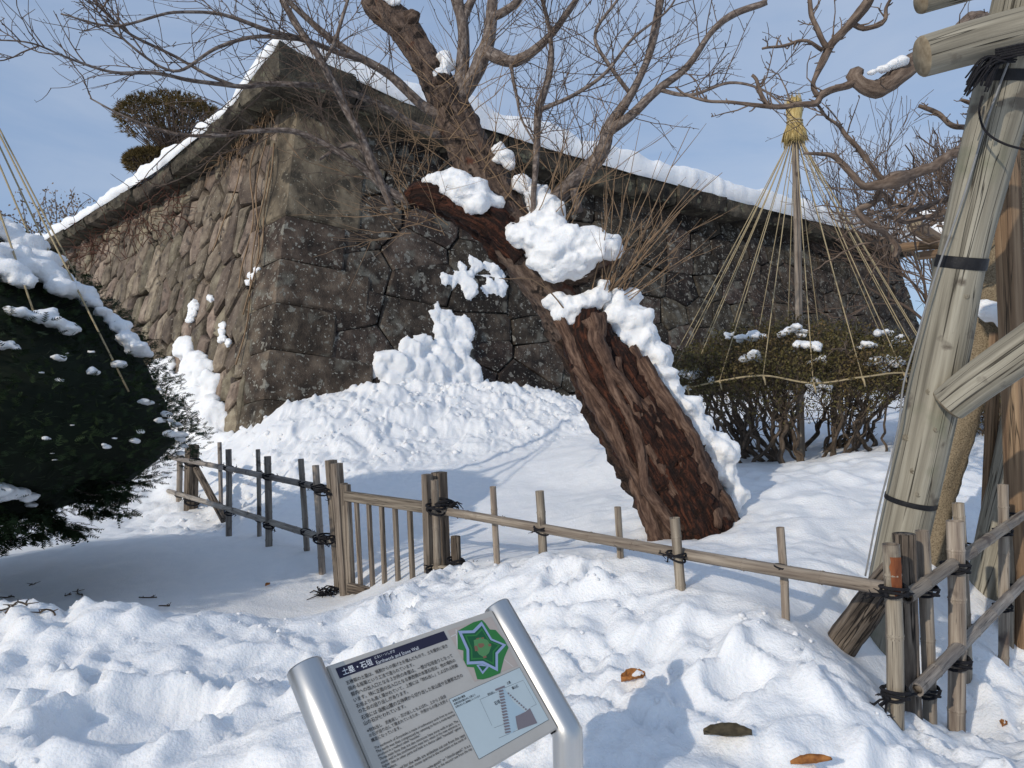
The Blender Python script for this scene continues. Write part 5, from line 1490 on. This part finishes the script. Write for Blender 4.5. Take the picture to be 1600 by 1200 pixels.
for _ in range(1500):
    a = ra.uniform(-3.3, .2); u = ra.uniform(.82, 1.06)
    q = np.array([AZ[0] + math.cos(a) * u * RX, AZ[1] + math.sin(a) * u * RY, zc + ra.uniform(-.38, .08) + .06 * math.sin(a * 9)])
    d = nrm(np.array([math.cos(a) + ra.gauss(0, .5), math.sin(a) + ra.gauss(0, .5), .6]))
    azt.tube([q - d * ra.uniform(.08, .2), q], [.004, .0025], 3, cap=False)
    for _k in range(4):
        dd = nrm(d * .5 + np.array([ra.gauss(0, 1), ra.gauss(0, 1), ra.gauss(.2, .8)]))
        leafq(q + np.array([ra.gauss(0, .03), ra.gauss(0, .03), ra.gauss(0, .03)]), dd, nrm(np.cross(dd, [ra.gauss(0, 1), ra.gauss(0, 1), ra.gauss(0, 1)])), ra.uniform(.022, .042))
o = azt.build('twigs', M_AZS, az); tag(o, kind='stuff')
mb = MB(); mb.add(np.array(VV), FF); o = mb.build('leaves', M_AZL, az, smooth=False); tag(o, kind='stuff')
for k in range(24):
    a = ra.uniform(-2.9, -.25); u = ra.uniform(.62, 1.04); s_ = ra.uniform(.06, .16) * (1.25 if a < -1.7 else 1)
    x, y = AZ[0] + math.cos(a) * u * RX, AZ[1] + math.sin(a) * u * RY
    z = zc - .16 * u + hh * (max(0, 1 - (u / 1.08) ** 2)) ** .6 * (0.90 + .30 * float(noise2(x * 2.0, y * 2.0, 60)))
    if u > .8: z -= ra.uniform(0, .38)
    bl = [(np.array([x, y, z]), (s_ * .5, s_ * .45, s_ * .28))] + [(np.array([x + ra.gauss(0, s_ * .55), y + ra.gauss(0, s_ * .4), z + ra.gauss(-.01, .03)]), (s_ * ra.uniform(.3, .55), s_ * ra.uniform(.3, .5), s_ * .24)) for _ in range(5)]
    snow_lump('snow_patch', bl, 'broken crust of snow resting on the azalea leaves', 'snow patch', 'snow patches on the azalea', voxel=.02, rough=.45)
# rope cone
ycone = thing('rope_cone', (AZ[0], AZ[1], azg), 'tall bamboo pole with straw cap and a cone of straw ropes over the azalea', 'plant support')
top = W(1241, 175, 9.5); foot = np.array([AZ[0] + .02, AZ[1], azg - .2])
bamboo(ycone, top, foot, .047, M_BAMBOO, 'pole', space=.42, open_end=False)
mb = MB(); cp = []
V0 = [(top + np.array([0, 0, z_]), r_) for z_, r_ in [(-.40, .0), (-.385, .15), (-.30, .135), (-.20, .10), (-.12, .085), (-.02, .095), (.08, .10), (.15, .085), (.19, .04), (.20, .0)]]
mb.tube([q for q, _ in V0], [r_ + .001 for _, r_ in V0], 20, disp=lambda Lq, a: .12 * np.sin(a * 11 + Lq * 9))
for _ in range(170):
    a = ra.uniform(0, 2 * math.pi)
    if ra.random() < .65:
        s0 = top + np.array([math.cos(a) * .09, math.sin(a) * .09, -.16]); e0 = top + np.array([math.cos(a) * ra.uniform(.12, .19), math.sin(a) * ra.uniform(.12, .19), -.42 + ra.uniform(-.05, .05)])
    else:
        s0 = top + np.array([math.cos(a) * .08, math.sin(a) * .08, .0]); e0 = top + np.array([math.cos(a) * ra.uniform(.03, .13), math.sin(a) * ra.uniform(.03, .13), .17 + ra.uniform(-.03, .07)])
    mb.tube([s0, (s0 + e0) / 2 + np.array([math.cos(a), math.sin(a), 0]) * .012, e0], [.005, .005, .003], 4)
mb.build('straw_cap', M_STRAW, ycone)
for zz in (-.13, -.17):
    mb = MB(); n = 18; c = top + np.array([0, 0, zz]); mb.tube([c + np.array([math.cos(2 * math.pi * j / n) * .098, math.sin(2 * math.pi * j / n) * .098, 0]) for j in range(n + 1)], .011, 6, cap=False); mb.build('binding', M_ROPE, ycone)
RZ = W(1250, 592, 8.25)[2]
NR = 20
ends = []
for k in range(NR):
    a = 2 * math.pi * (k + .35) / NR
    e = np.array([AZ[0] + math.cos(a) * RX * 1.02, AZ[1] + math.sin(a) * RY * 1.05, RZ + .06 * math.sin(k * 2.1) + (.12 if math.sin(a) > 0 else 0)])
    ends.append(e)
    s0 = top + np.array([math.cos(a) * .06, math.sin(a) * .06, -.36])
    t = np.linspace(0, 1, 14)[:, None]
    P_ = s0 * (1 - t) + e * t + np.array([0, 0, -1]) * (.02 * np.sin(t * np.pi))
    mb = MB(); mb.tube(P_, .006, 6)
    mb.tube([e, e + np.array([.01, -.02, -.05]), e + np.array([.02, -.02, -.11])], [.016, .012, .009], 6)
    mb.build('rope', M_ROPE, ycone)
mb = MB(); mb.tube(spline(ends + [ends[0]], .06), .011, 6, cap=False); mb.build('ring_rope', M_ROPE, ycone)

# ------------------------------------------------------------------ information board
S_TL = W(512, 1040, 1.73); S_TR = W(770, 955, 2.19); S_BR = W(872, 1135, 2.025)
su = S_TR - S_TL; su[2] = 0; su = nrm(su)
sv = S_BR - S_TR; sv = nrm(sv - su * (sv @ su))
sn = np.cross(sv, su)
if sn[2] < 0: sn = -sn
SW_, SH_ = 0.600, 0.381
def sp(u, v, h=0.0):
    return S_TL + su * u + sv * v + sn * h
def crop_uv(cx, cy, x0, y0, sc):
    p = ray_plane(x0 + cx / sc, y0 + cy / sc, S_TL, sn) - S_TL
    return (p @ su, p @ sv)
sg = sp(.3, .2); sign = thing('information_board', (sg[0], sg[1], gz(sg[0], sg[1]) - .05), 'tilted information board with Japanese and English text between steel tubes', 'sign')
mb = MB()
c = .004
V = []
for h, e in ((-.014, 0), (-c, 0), (0, c)):
    V += [sp(e, e, h), sp(SW_ - e, e, h), sp(SW_ - e, SH_ - e, h), sp(e, SH_ - e, h)]
F = [(3, 2, 1, 0), (8, 9, 10, 11)] + [(a * 4 + j, a * 4 + (j + 1) % 4, (a + 1) * 4 + (j + 1) % 4, (a + 1) * 4 + j) for a in range(2) for j in range(4)]
mb.add(V, F); panel = mb.build('panel', M_PANEL, sign, smooth=False)
for u0, v0, v1, nm in ((-.047, -.022, .415, 'tube'), (.643, -.012, .402, 'tube')):
    a = sp(u0, v0, -.018); b = sp(u0, v1, -.018)
    foot = np.array([b[0], b[1], gz(b[0], b[1]) - .35])
    k1 = b - sv * .012; k2 = b + np.array([0, 0, -.014])
    mb = MB()
    P = np.array([a, a + sv * .002, a + sv * .2, k1, b, k2, foot])
    T = []
    mb.tube(P, [.0425, .044, .044, .044, .0445, .044, .044], 36, cap=False)
    ring = mb.v[0][:36]; cc_ = ring.mean(0)
    Vc = list(ring) + list(cc_ + (ring - cc_) * .93 - sv * .003) + [cc_ - sv * .004]
    Fc = []
    for j in range(36):
        k = (j + 1) % 36
        Fc += [(k, j, 36 + j, 36 + k), (36 + k, 36 + j, 72)]
    mb.add(Vc, Fc, np.array(Vc))
    mb.build(nm, M_METAL, sign)
for u0 in (-.004, SW_ + .0):
    mb = MB(); mb.box(sp(u0, .03, -.022), sp(u0, SH_ + .004, -.022), .022, .014, su); mb.build('dark_gap_bracket', M_TAPE, sign, smooth=False)  # bracket coloured black to paint the shade in the gap beside the tube
def printed(name, polys, mat, h, parent=panel):
    mb = MB()
    for p in polys:
        mb.add([sp(u, v, h) for u, v in p], [tuple(range(len(p)))])
    o = mb.build(name, mat, sign, smooth=False)
    # printed faces look up
    if o.data.polygons[0].normal @ Vector(sn) < 0:
        o.data.flip_normals()
    o.parent = parent
    return o
def rect(u0, v0, u1, v1):
    return [(u0, v0), (u1, v0), (u1, v1), (u0, v1)]
def line(a, b, w):
    a = np.array(a); b = np.array(b); d = nrm(b - a); n = np.array([-d[1], d[0]]) * w / 2
    return [tuple(a - n), tuple(b - n), tuple(b + n), tuple(a + n)]
_tc = bpy.data.curves.new('lettering', 'FONT')
_to = bpy.data.objects.new('lettering', _tc); col.objects.link(_to)
def text(body, u0, u1, vc, mat, hmax=None, h=.0012, name='text_line', bold=0.0, skew=0.0):
    """one printed line from u0 to u1, centred on vc"""
    _tc.body = body; _tc.size = 1.0; _tc.resolution_u = 2; _tc.offset = bold
    dg = bpy.context.evaluated_depsgraph_get(); dg.update()
    me = bpy.data.meshes.new_from_object(_to.evaluated_get(dg))
    n = len(me.vertices)
    if n == 0: return None
    co = np.empty(n * 3); me.vertices.foreach_get('co', co); co = co.reshape(-1, 3)
    x0, x1 = co[:, 0].min(), co[:, 0].max()
    k = (u1 - u0) / (x1 - x0)
    ky = k if hmax is None else min(k * 1.35, hmax)
    base = 0.36                                   # middle of the letters above the base line
    U = u0 + (co[:, 0] - x0) * k
    Vv = vc - (co[:, 1] - base) * ky
    org = np.array(WLOC[sign.name])
    w3 = S_TL[None] + U[:, None] * su + Vv[:, None] * sv + sn * h - org
    me.vertices.foreach_set('co', w3.ravel())
    me.materials.clear(); me.materials.append(mat); me.update()
    o = bpy.data.objects.new(name, me); col.objects.link(o); o.parent = panel
    return o
printed('title_band', [rect(.016, .013, .384, .040)], M_NAVY, .0006)
text('土塁・石垣', .029, .121, .0275, M_WHITE, bold=.012)
text('どるい・いしがき', .132, .199, .0205, M_WHITE)
text('Earthwork and Stone Wall', .131, .275, .0335, M_WHITE)
JP = [('五稜郭の土塁は、堀割からの揚げ土を積んだもので、土を層状に突き', .370), ('固める版築という工法で造られています。', .236), ('郭内への出入口となる３か所の本塁は、一部が石垣造りとなって', .370), ('います。特に正面の出入口となる南西側の本塁石垣は、他の場所の', .371),
      ('石垣よりも高く築かれていて、上部には「刎ね出し」とよばれる防御', .370), ('のための迫り出しがあります。', .181), ('石垣には 函館山麓の立待岬から切り出した安山岩や五稜郭北方の', .370), ('山の石が使われています。', .156)]
for (b_, ue), vc in zip(JP, (.0555, .0705, .0855, .1005, .1155, .1290, .1450, .1590)):
    text(b_, .027, ue, vc, M_INK, bold=.006)
for (b_, ue), vc in zip([('※刎ね出し　武者返し・忍び返しともよばれ、上から２段目', .284), ('の石が迫り出して積まれているため、外部からの侵入を防ぐ', .284), ('構造になっています。', .117)], (.1775, .1893, .2010)):
    text(b_, .027, ue, vc, M_INK, bold=.006)
EN = [('The earthwork of Goryokaku is made of sedimentary earth from its moat.', .284, .2190), ('The earth was then compressed by ramming to form a multi-layered', .284, .2280), ('structure in a method called "hanchiku".', .160, .2365), ('Three main forts that are also entrances have stone walls in part. The', .284, .2455),
      ('stone wall in the southwestern main fort, which is the main entrance, is', .284, .2540), ('higher than in other parts and built in a device called "hanedashi" against', .284, .2625), ('intruders.', .064, .2710), ('Stones used for the walls are andesites cut out from the cape', .284, .2825),
      ('Tachimachi and other stones quarried in the mountains to the north of', .284, .2910), ('Goryokaku.', .070, .2995), ('"Hanedashi" is also called "musha-gaeshi" or "shinobi-gaeshi". It is a', .284, .3110), ('structure built by overhanging stones in the second row from the top', .284, .3195), ('to keep out intruders.', .110, .3280)]
for b_, ue, vc in EN:
    text(b_, .027, ue, vc, M_INK, bold=.004)
# map of the star fort
q2 = lambda x, y: crop_uv(x, y, 690, 950, 6.668)
printed('map_ground', [[q2(60, 235), q2(520, 90), q2(800, 605), q2(345, 770)]], M_MAPBG, .0006)
[printed('map_road', [l_], M_MAPLINE, .0008) for l_ in (line(q2(150, 225), q2(165, 430), .004), line(q2(650, 535), q2(745, 615), .002), line(q2(95, 300), q2(160, 270), .003))]
printed('map_park', [[q2(*p) for p in [(165, 240), (330, 150), (420, 125), (455, 160), (500, 225), (560, 230), (600, 275), (650, 330), (695, 415), (650, 520), (610, 680), (500, 725), (430, 745), (370, 745), (335, 620), (265, 615), (225, 540), (225, 445), (165, 430)]]], M_GREEN, .0010)
tips = [(415, 150), (665, 385), (580, 655), (265, 585), (175, 245)]; notch = [(520, 325), (580, 480), (430, 578), (262, 440), (325, 240)]
star = [p for t, n_ in zip(tips, notch) for p in (t, n_)]
def shrink(P_, k, c_=(425, 405)):
    return [q2(c_[0] + (x - c_[0]) * k, c_[1] + (y - c_[1]) * k) for x, y in P_]
printed('map_moat', [shrink(star, 1.03), [q2(*p) for p in [(360, 595), (425, 692), (490, 615), (425, 585)]]], M_MOAT, .0012)
printed('map_rampart', [shrink(star, .86), [q2(*p) for p in [(383, 602), (425, 662), (468, 612)]]], M_GREEN2, .0014)
printed('map_terreplein', [shrink(star, .76)], M_GREEN, .0016)
printed('map_inner_bank', [shrink(star, .66)], M_GREEN2, .0018)
printed('map_court', [[q2(*p) for p in [(330, 340), (400, 310), (470, 335), (515, 400), (490, 470), (440, 520), (390, 490), (340, 420)]]], flat('map_light_green', (.10, .27, .10)), .0020)
printed('map_buildings', [[q2(*p) for p in r_] for r_ in ([(375, 375), (430, 370), (445, 395), (410, 420), (380, 410)], [(335, 400), (365, 395), (380, 450), (345, 455)], [(430, 505), (460, 500), (465, 520), (430, 530)], [(355, 320), (385, 312), (388, 325), (358, 333)], [(410, 310), (435, 308), (438, 322), (412, 326)], [(480, 380), (510, 375), (512, 400), (485, 405)])], M_MAPBR, .0022)
# section drawing of the wall
q5 = lambda x, y: crop_uv(x, y, 450, 920, 3.404)
printed('diagram_ground', [rect(.290, .188, .581, .350)], M_PALE, .0006)
printed('diagram_frame', [line((.290, .188), (.581, .188), .0008), line((.290, .350), (.581, .350), .0008), line((.290, .188), (.290, .350), .0008), line((.581, .188), (.581, .350), .0008), line(q5(1020, 590), q5(1115, 548), .0006), line(q5(1020, 590), q5(1085, 730), .0006),
                          line(q5(1150, 528), q5(1250, 487), .0006), line(q5(1250, 487), q5(1320, 615), .0006), line(q5(1320, 615), q5(1290, 630), .0006), line(q5(1120, 795), q5(1310, 715), .0006), line(q5(1095, 740), q5(1150, 720), .0006)], M_INK, .0008)
printed('diagram_fill', [[q5(*p) for p in [(1125, 540), (1150, 530), (1195, 600), (1260, 655), (1210, 680), (1215, 745), (1190, 768), (1158, 775), (1140, 650)]]], M_PALE2, .0010)
printed('diagram_earth', [[q5(*p) for p in [(1208, 680), (1262, 655), (1285, 635), (1325, 715), (1222, 752)]]], M_DGREY, .0012)
st = []
for k in range(15):
    y = 543 + k * 15.6; x = 1117 + k * 2.4
    st.append([q5(x, y), q5(x + 24 + k * .4, y - 6), q5(x + 30 + k * .4, y + 2), q5(x + 6, y + 10)])
st.append([q5(1100, 535), q5(1150, 515), q5(1152, 525), q5(1103, 545)])
for k in range(9):
    x, y = 1165 + k * 11.5, 555 + k * 10.5
    st.append([q5(x, y), q5(x + 8, y - 3), q5(x + 12, y + 5), q5(x + 4, y + 8)])
printed('diagram_stones', st, M_DGREY, .0014)
for b_, u0, u1, vc in [('本塁石垣の構造', .297, .345, .1965), ('本塁石垣は裏込めに土塁より', .297, .378, .2050), ('石垣を支える二重構造になっています', .297, .392, .2130), ('石垣', .425, .447, .2480), ('土塁', .503, .519, .2140), ('裏込石', .512, .538, .2320), ('刎ね出し', .418, .446, .2190)]:
    text(b_, u0, u1, vc, M_INK, bold=.008)
bpy.data.objects.remove(_to)

# ------------------------------------------------------------------ leaves and twigs lying on the snow
def on_snow(px, py):
    ds = np.arange(1.8, 16, .01)
    P_ = np.array([W(px, py, d) for d in ds])
    hit = np.nonzero(P_[:, 2] <= snow_h(P_[:, 0], P_[:, 1]))[0]
    return P_[hit[0]] if len(hit) else W(px, py, 5)
rl = random.Random(31)
def dry_leaf(px, py, ln, wd, ang, mat, label, curl=.25, name='fallen_leaf', tear=.0):
    c_ = on_snow(px, py)
    ax = np.array([math.cos(ang), math.sin(ang), 0.08]); si = np.array([-math.sin(ang), math.cos(ang), .16]); si = nrm(si - ax * (si @ ax) / (ax @ ax)); up_ = nrm(np.cross(ax, si))
    if up_[2] < 0: up_ = -up_
    V = []; n, m = 14, 6
    for i in range(n):
        t = i / (n - 1)
        w_ = wd * (math.sin(math.pi * (t * .94 + .03)) ** .75) * (1 + tear * rl.uniform(-1, 1))
        for j in range(m):
            s_ = j / (m - 1) * 2 - 1
            h_ = curl * wd * (s_ * s_) + .12 * ln * math.sin(t * 3) * curl + rl.uniform(-1, 1) * .03 * wd
            V.append(c_ + ax * (t - .5) * ln + si * s_ * w_ * .5 + up_ * (h_ + .014))
    F = [(i * m + j, i * m + j + 1, (i + 1) * m + j + 1, (i + 1) * m + j) for i in range(n - 1) for j in range(m - 1)]
    mb = MB(); mb.add(V, F)
    o = mb.build(name, mat)
    so = o.modifiers.new('thickness', 'SOLIDIFY'); so.thickness = .0006
    tag(o, label, 'leaf')
dry_leaf(990, 1068, .105, .06, .15, M_DRYL, 'crumpled orange-brown leaf lying on the snow bank', .5, tear=.35)
dry_leaf(1138, 1154, .17, .085, -.30, M_DARKL, 'long dark curled leaf half sunk in the snow', .22)
dry_leaf(1268, 1197, .14, .05, .0, M_DRYL, 'flat brown leaf in the snow near the corner culm', .2)
dry_leaf(1567, 1137, .05, .035, .8, M_DRYL, 'small brown leaf in the lumpy snow outside the rope-lashed fence', .5, tear=.3)
dry_leaf(418, 917, .055, .035, 1.1, M_DRYL, 'tiny orange leaf on the shaded snow by the grey fence', .5)
dry_leaf(400, 437, .05, .05, .6, M_DRYL, 'x', .4) if False else None
for px, py, ln, a in [(125, 928, .30, -.9), (232, 935, .16, .3), (10, 935, .14, .1), (28, 948, .10, .3), (75, 952, .08, -.2), (8, 957, .12, .2), (107, 931, .07, .2), (258, 948, .06, .5), (50, 915, .06, 1.0)]:
    c_ = on_snow(px, py); d_ = np.array([math.cos(a), math.sin(a), .0])
    P_ = [c_ + d_ * ln * t + np.array([rl.gauss(0, .008), rl.gauss(0, .008), .012]) for t in (-.5, -.2, .1, .3, .5)]
    for q in P_: q[2] = gz(q[0], q[1]) + .008
    mb = MB(); mb.tube(spline(P_, .03), .005, 5)
    for _ in range(5):
        q = P_[rl.randint(1, 3)]; mb.tube([q, q + np.array([rl.gauss(0, .025), rl.gauss(0, .025), .012])], [.004, .002], 4)
    o = mb.build('fallen_twig', M_AZS); tag(o, 'short dark twig dropped on the shaded snow under the yew', 'twig', 'fallen twigs under the yew')
# hoof-sized bits of shovelled snow, past counting
mb = MB(); V0, F0 = ico(1)
n_ = 0
cand = np.stack([np.array([rl.uniform(-3.6, 3.4) for _ in range(5200)]), np.array([rl.uniform(2.0, 5.2) for _ in range(5200)])], 1)
mk = bank_mask(cand[:, 0], cand[:, 1]) * sig(noise2(cand[:, 0] * 1.3, cand[:, 1] * 1.3, 30) * 5)
crest = np.exp(-((bank_mask(cand[:, 0], cand[:, 1] + .35) - .3) / .35) ** 2)
hz = snow_h(cand[:, 0], cand[:, 1])
for (x, y), m_, cr, z_ in zip(cand, mk, crest, hz):
    if rl.random() < m_ * (.05 + .45 * cr):
        r = min(.035, abs(rl.gauss(0, .008)) + .004)
        k = 1 + .55 * noise3(V0 * 1.5 + x * 30, 2)
        mb.add(V0 * k[:, None] * np.array([r, r, r * .8]) + np.array([x, y, z_ + r * .05]), F0); n_ += 1
cand = np.array([(rl.uniform(-5.2, 3.5), rl.uniform(9.5, 15.5)) for _ in range(4200)])
hz = snow_h(cand[:, 0], cand[:, 1])
for (x, y), z_ in zip(cand, hz):
    q = (x - A_B[0]) * OUT_R[0] + (y - A_B[1]) * OUT_R[1]; ql = (x - A_B[0]) * OUT_L[0] + (y - A_B[1]) * OUT_L[1]
    dd = max(q, ql)
    if 0 < dd < 3.3 and rl.random() < .12:
        r = min(.08, abs(rl.gauss(0, .022)) + .012)
        k = 1 + .55 * noise3(V0 * 1.5 + x * 30, 2)
        mb.add(V0 * k[:, None] * np.array([r, r, r * .8]) + np.array([x, y, z_ - r * .1]), F0); n_ += 1
o = mb.build('snow_clods', M_SNOW); tag(o, 'loose crumbs of shovelled snow strewn over the drifts', 'snow', kind='stuff')
print('clods', n_)

# ------------------------------------------------------------------ growth on and behind the wall
vn = thing('dry_vine', tuple(fp('L', 8, 0.5)), 'tangled red-brown vine on the lit wall face under the coping', 'vine')
mb = MB(); rv = random.Random(17)
for _ in range(150):
    s = rv.uniform(4.2, 11.5); z = ZB_L(s) - abs(rv.gauss(0, .55)) - .05
    p = fp('L', s, z, rv.uniform(.1, .5)); d_ = nrm(DIR_L * rv.gauss(0, 1) + np.array([0, 0, rv.gauss(-.15, .5)]) + OUT_L * rv.gauss(0, .3))
    pts = [p]
    for k in range(9):
        d_ = nrm(d_ + np.array([rv.gauss(0, .25), rv.gauss(0, .2), rv.gauss(-.02, .25)])); pts.append(pts[-1] + d_ * rv.uniform(.07, .16))
    mb.tube(pts, np.linspace(.012, .006, 10), 4, cap=False)
o = mb.build('tangle', M_REDV, vn); tag(o, kind='stuff')
for (sa, za, sb, zb_) in [(.95, 7.7, .75, 3.6), (1.25, 7.6, 1.1, 4.2), (.65, 6.9, .9, 2.6), (1.6, 7.4, 2.6, 5.2), (.5, 7.3, .62, 4.6)]:
    pts = []
    for t in np.linspace(0, 1, 14):
        s = sa + (sb - sa) * t + .10 * math.sin(t * 9 + sa * 5); z = za + (zb_ - za) * t
        pts.append(fp('L', s, z, .17 + .05 * math.sin(t * 7)))
    mb = MB(); mb.tube(spline(pts, .12), .016, 5); mb.build('stem', M_SHOOT, vn)
gsv = MB()
for _ in range(80):
    s = abs(rv.gauss(1.6, .6)); p = fp('L', s, ZB_L(s) - .05, .12)
    e = p + DIR_L * rv.gauss(0, .25) + OUT_L * rv.uniform(.1, .45) + np.array([0, 0, -rv.uniform(.05, .65)])
    gsv.tube(spline([p, (p + e) / 2 + OUT_L * .1 + np.array([0, 0, .1]), e], .12), .006, 4, cap=False)
o = gsv.build('dry_grass', M_SHOOT); tag(o, 'tuft of dry grass hanging below the coping by the corner', 'grass', kind='stuff')

def tree_grow(mb, p, d, ln, r, lev, rng, spread=.5, up=.12, kids=3, wob=.12, minr=.004, sides=5):
    pts = [np.asarray(p, float)]; n = 6
    for k in range(n):
        d = nrm(d + np.array([rng.gauss(0, wob), rng.gauss(0, wob), rng.gauss(up * .3, wob)])); pts.append(pts[-1] + d * ln / n)
    mb.tube(pts, np.maximum(np.linspace(r, r * .62, n + 1), minr), sides if lev > 1 else 3, cap=False)
    if lev <= 0: return
    for k in range(kids):
        i = rng.randint(2, n)
        q = nrm(np.cross(d, [rng.gauss(0, 1), rng.gauss(0, 1), rng.gauss(0, 1)])); a = rng.uniform(spread * .5, spread * 1.3)
        tree_grow(mb, pts[i], nrm(d * math.cos(a) + q * math.sin(a) + np.array([0, 0, up])), ln * rng.uniform(.55, .85), r * .58, lev - 1, rng, spread, up, kids, wob, minr, sides)
    tree_grow(mb, pts[-1], d, ln * .75, r * .62, lev - 1, rng, spread, up, kids, wob, minr, sides)
def bare_tree(px, py, d, h, label, seed, lev=5, kids=3, spread=.55, r=.09, minr=.007):
    rng = random.Random(seed); b = W(px, py, d); g = gz(b[0], b[1])
    t = thing('bare_tree', (b[0], b[1], g - .05), label, 'tree', 'bare trees past the end of the wall')
    mb = MB(); top_ = np.array([b[0] + .1, b[1], g + h * .22])
    mb.tube([(b[0], b[1], g - .3), (b[0] + .03, b[1], g + h * .1), top_], [r, r * .9, r * .8], 10); mb.build('trunk', M_BRANCH, t)
    mb = MB()
    for k in range(5):
        a = 2 * math.pi * k / 5 + rng.random()
        tree_grow(mb, top_ - np.array([0, 0, .1 * k]), nrm(np.array([math.cos(a) * .6, math.sin(a) * .6, 1])), h * .27, r * .55, lev - 1, rng, spread, .10, kids, .14, minr)
    o = mb.build('crown', M_TWIG, t); tag(o, kind='stuff')
    return len(mb.f)
print('bare', bare_tree(1455, 560, 21, 9.4, 'slender bare tree with fine fanning twigs past the end of the wall', 2), bare_tree(1545, 560, 17, 7.2, 'bushy bare tree standing behind the far trellis', 6, kids=3), bare_tree(1600, 560, 24, 8.5, 'pale bare tree farthest behind the log props', 9))

# clipped pine beyond the wall
PC = W(272, 205, 32.0)
pine = thing('clipped_pine', (PC[0], PC[1], 2.0), 'round-headed brown clipped pine showing above the coping', 'tree')
rp_ = random.Random(4)
VV = []; FF = []
def tuft(p, d, ln, n=7):
    for _ in range(n):
        dd = nrm(d + np.array([rp_.gauss(0, .5), rp_.gauss(0, .5), rp_.gauss(0, .5)])); s_ = nrm(np.cross(dd, [rp_.gauss(0, 1), rp_.gauss(0, 1), rp_.gauss(0, 1)])) * ln * .10
        n0 = len(VV); VV.extend([p - s_, p + s_, p + dd * ln]); FF.append((n0, n0 + 1, n0 + 2))
ptw = MB()
for cx, cy, rx, rz in [(272, 200, 82, 46), (250, 262, 50, 26)]:
    c_ = W(cx, cy, 32.0); ax, az_ = rx * 32 / FP, rz * 32 / FP
    root_ = c_ + np.array([.2, 0, -az_ * 1.15])
    for _ in range(2600):
        a = rp_.uniform(0, 2 * math.pi); u = math.sqrt(rp_.random()) * 1.0
        h_ = math.sqrt(max(0, 1 - u ** 2.2))
        p = c_ + np.array([math.cos(a) * u * ax, math.sin(a) * u * ax, az_ * (h_ * rp_.uniform(.35, 1.0) if rp_.random() < .85 else -h_ * rp_.random() * .5)])
        tuft(p, nrm(p - c_ + np.array([0, 0, .5])), rp_.uniform(.12, .26), 6)
    for _ in range(190):
        a = rp_.uniform(0, 2 * math.pi); u = math.sqrt(rp_.random()); p = c_ + np.array([math.cos(a) * u * ax * .95, math.sin(a) * u * ax * .95, az_ * .5 * math.sqrt(max(0, 1 - u * u))])
        m_ = (p * .55 + root_ * .45) + np.array([rp_.gauss(0, .1), rp_.gauss(0, .1), -.15])
        ptw.tube(spline([root_, m_, p], .3), .018, 4, cap=False)
mb = MB(); mb.add(np.array(VV), FF); o = mb.build('needles', M_PINE, pine, smooth=False); tag(o, kind='stuff')
o = ptw.build('twigs', M_TWIG, pine); tag(o, kind='stuff')
mb = MB(); mb.tube(spline([W(272, 240, 32), W(262, 290, 32), W(258, 350, 32), np.array([W(258, 350, 32)[0], W(258, 350, 32)[1], 2.0])], .5), .12, 8); mb.build('trunk', M_BRANCH, pine)

# leafy shrub rising over the coping on the left
sb_ = W(115, 372, 23.5)
ls = thing('dry_shrub', tuple(sb_), 'thin shrub with withered leaf clusters above the left coping', 'shrub')
mb = MB(); VV = []; FF = []; rsx = random.Random(19)
for k in range(16):
    b = sb_ + np.array([rsx.uniform(-1.6, 1.0), rsx.uniform(-.3, .3), -.3]); d_ = nrm(np.array([rsx.gauss(-.1, .5), 0, 1]))
    pts = [b]
    for j in range(9):
        d_ = nrm(d_ + np.array([rsx.gauss(0, .22), rsx.gauss(0, .1), rsx.gauss(-.06, .12)])); pts.append(pts[-1] + d_ * .21)
    mb.tube(pts, np.linspace(.02, .009, 10), 4, cap=False)
    twig_set(mb, np.array(pts), rsx, 2.5, .2, .6, .009, up=.05, level=0, spur=0)
    for p in pts[3:]:
        for _ in range(7):
            q = p + np.array([rsx.gauss(0, .12), rsx.gauss(0, .1), rsx.gauss(-.03, .1)]); dd = nrm(np.array([rsx.gauss(0, 1), rsx.gauss(0, 1), -1])); s_ = nrm(np.cross(dd, [rsx.gauss(0, 1), 1, 0])) * .03
            n0 = len(VV); VV.extend([q, q + dd * .045 + s_, q + dd * .10, q + dd * .045 - s_]); FF.append((n0, n0 + 1, n0 + 2, n0 + 3))
o = mb.build('stems', M_TWIG, ls); tag(o, kind='stuff')
mb = MB(); mb.add(np.array(VV), FF); o = mb.build('leaves', M_GREYB, ls, smooth=False); tag(o, kind='stuff')

# a second azalea behind the props: a copy of the first with its parts
def copy_tree(o, parent=None):
    c_ = o.copy(); col.objects.link(c_); c_.parent = parent
    for ch in list(o.children): copy_tree(ch, c_)
    return c_
c_ = copy_tree(az); x, y = W(1585, 700, 10.5)[:2]
c_.location = (x, y, gz(x, y) - .55); c_.rotation_euler = (0, 0, 2.1)
c_['label'] = 'low dark azalea seen between the log props'
c_.scale = (.75, .75, .75)
x, y = W(1560, 610, 10.2)[:2]
for k, (px, py) in enumerate([(1540, 560), (1575, 570), (1600, 600)]):
    snow_lump('snow_patch', [pxb(px + rl.uniform(-10, 10), py + rl.uniform(-5, 5), 10.4, w_, .5) for w_ in (36, 30, 24)], 'snow cap on the low azalea behind the props', 'snow patch', 'snow on the low azalea', voxel=.03)
# unseen yew copy, added left of frame to shade the hollow behind the bank
c_ = copy_tree(yew)
c_.location = (-6.95, 3.0, gz(-6.95, 3.0)); c_.rotation_euler = (0, 0, 1.3)
c_['label'] = 'added clipped yew out of frame, nearer the path, shading the hollow'
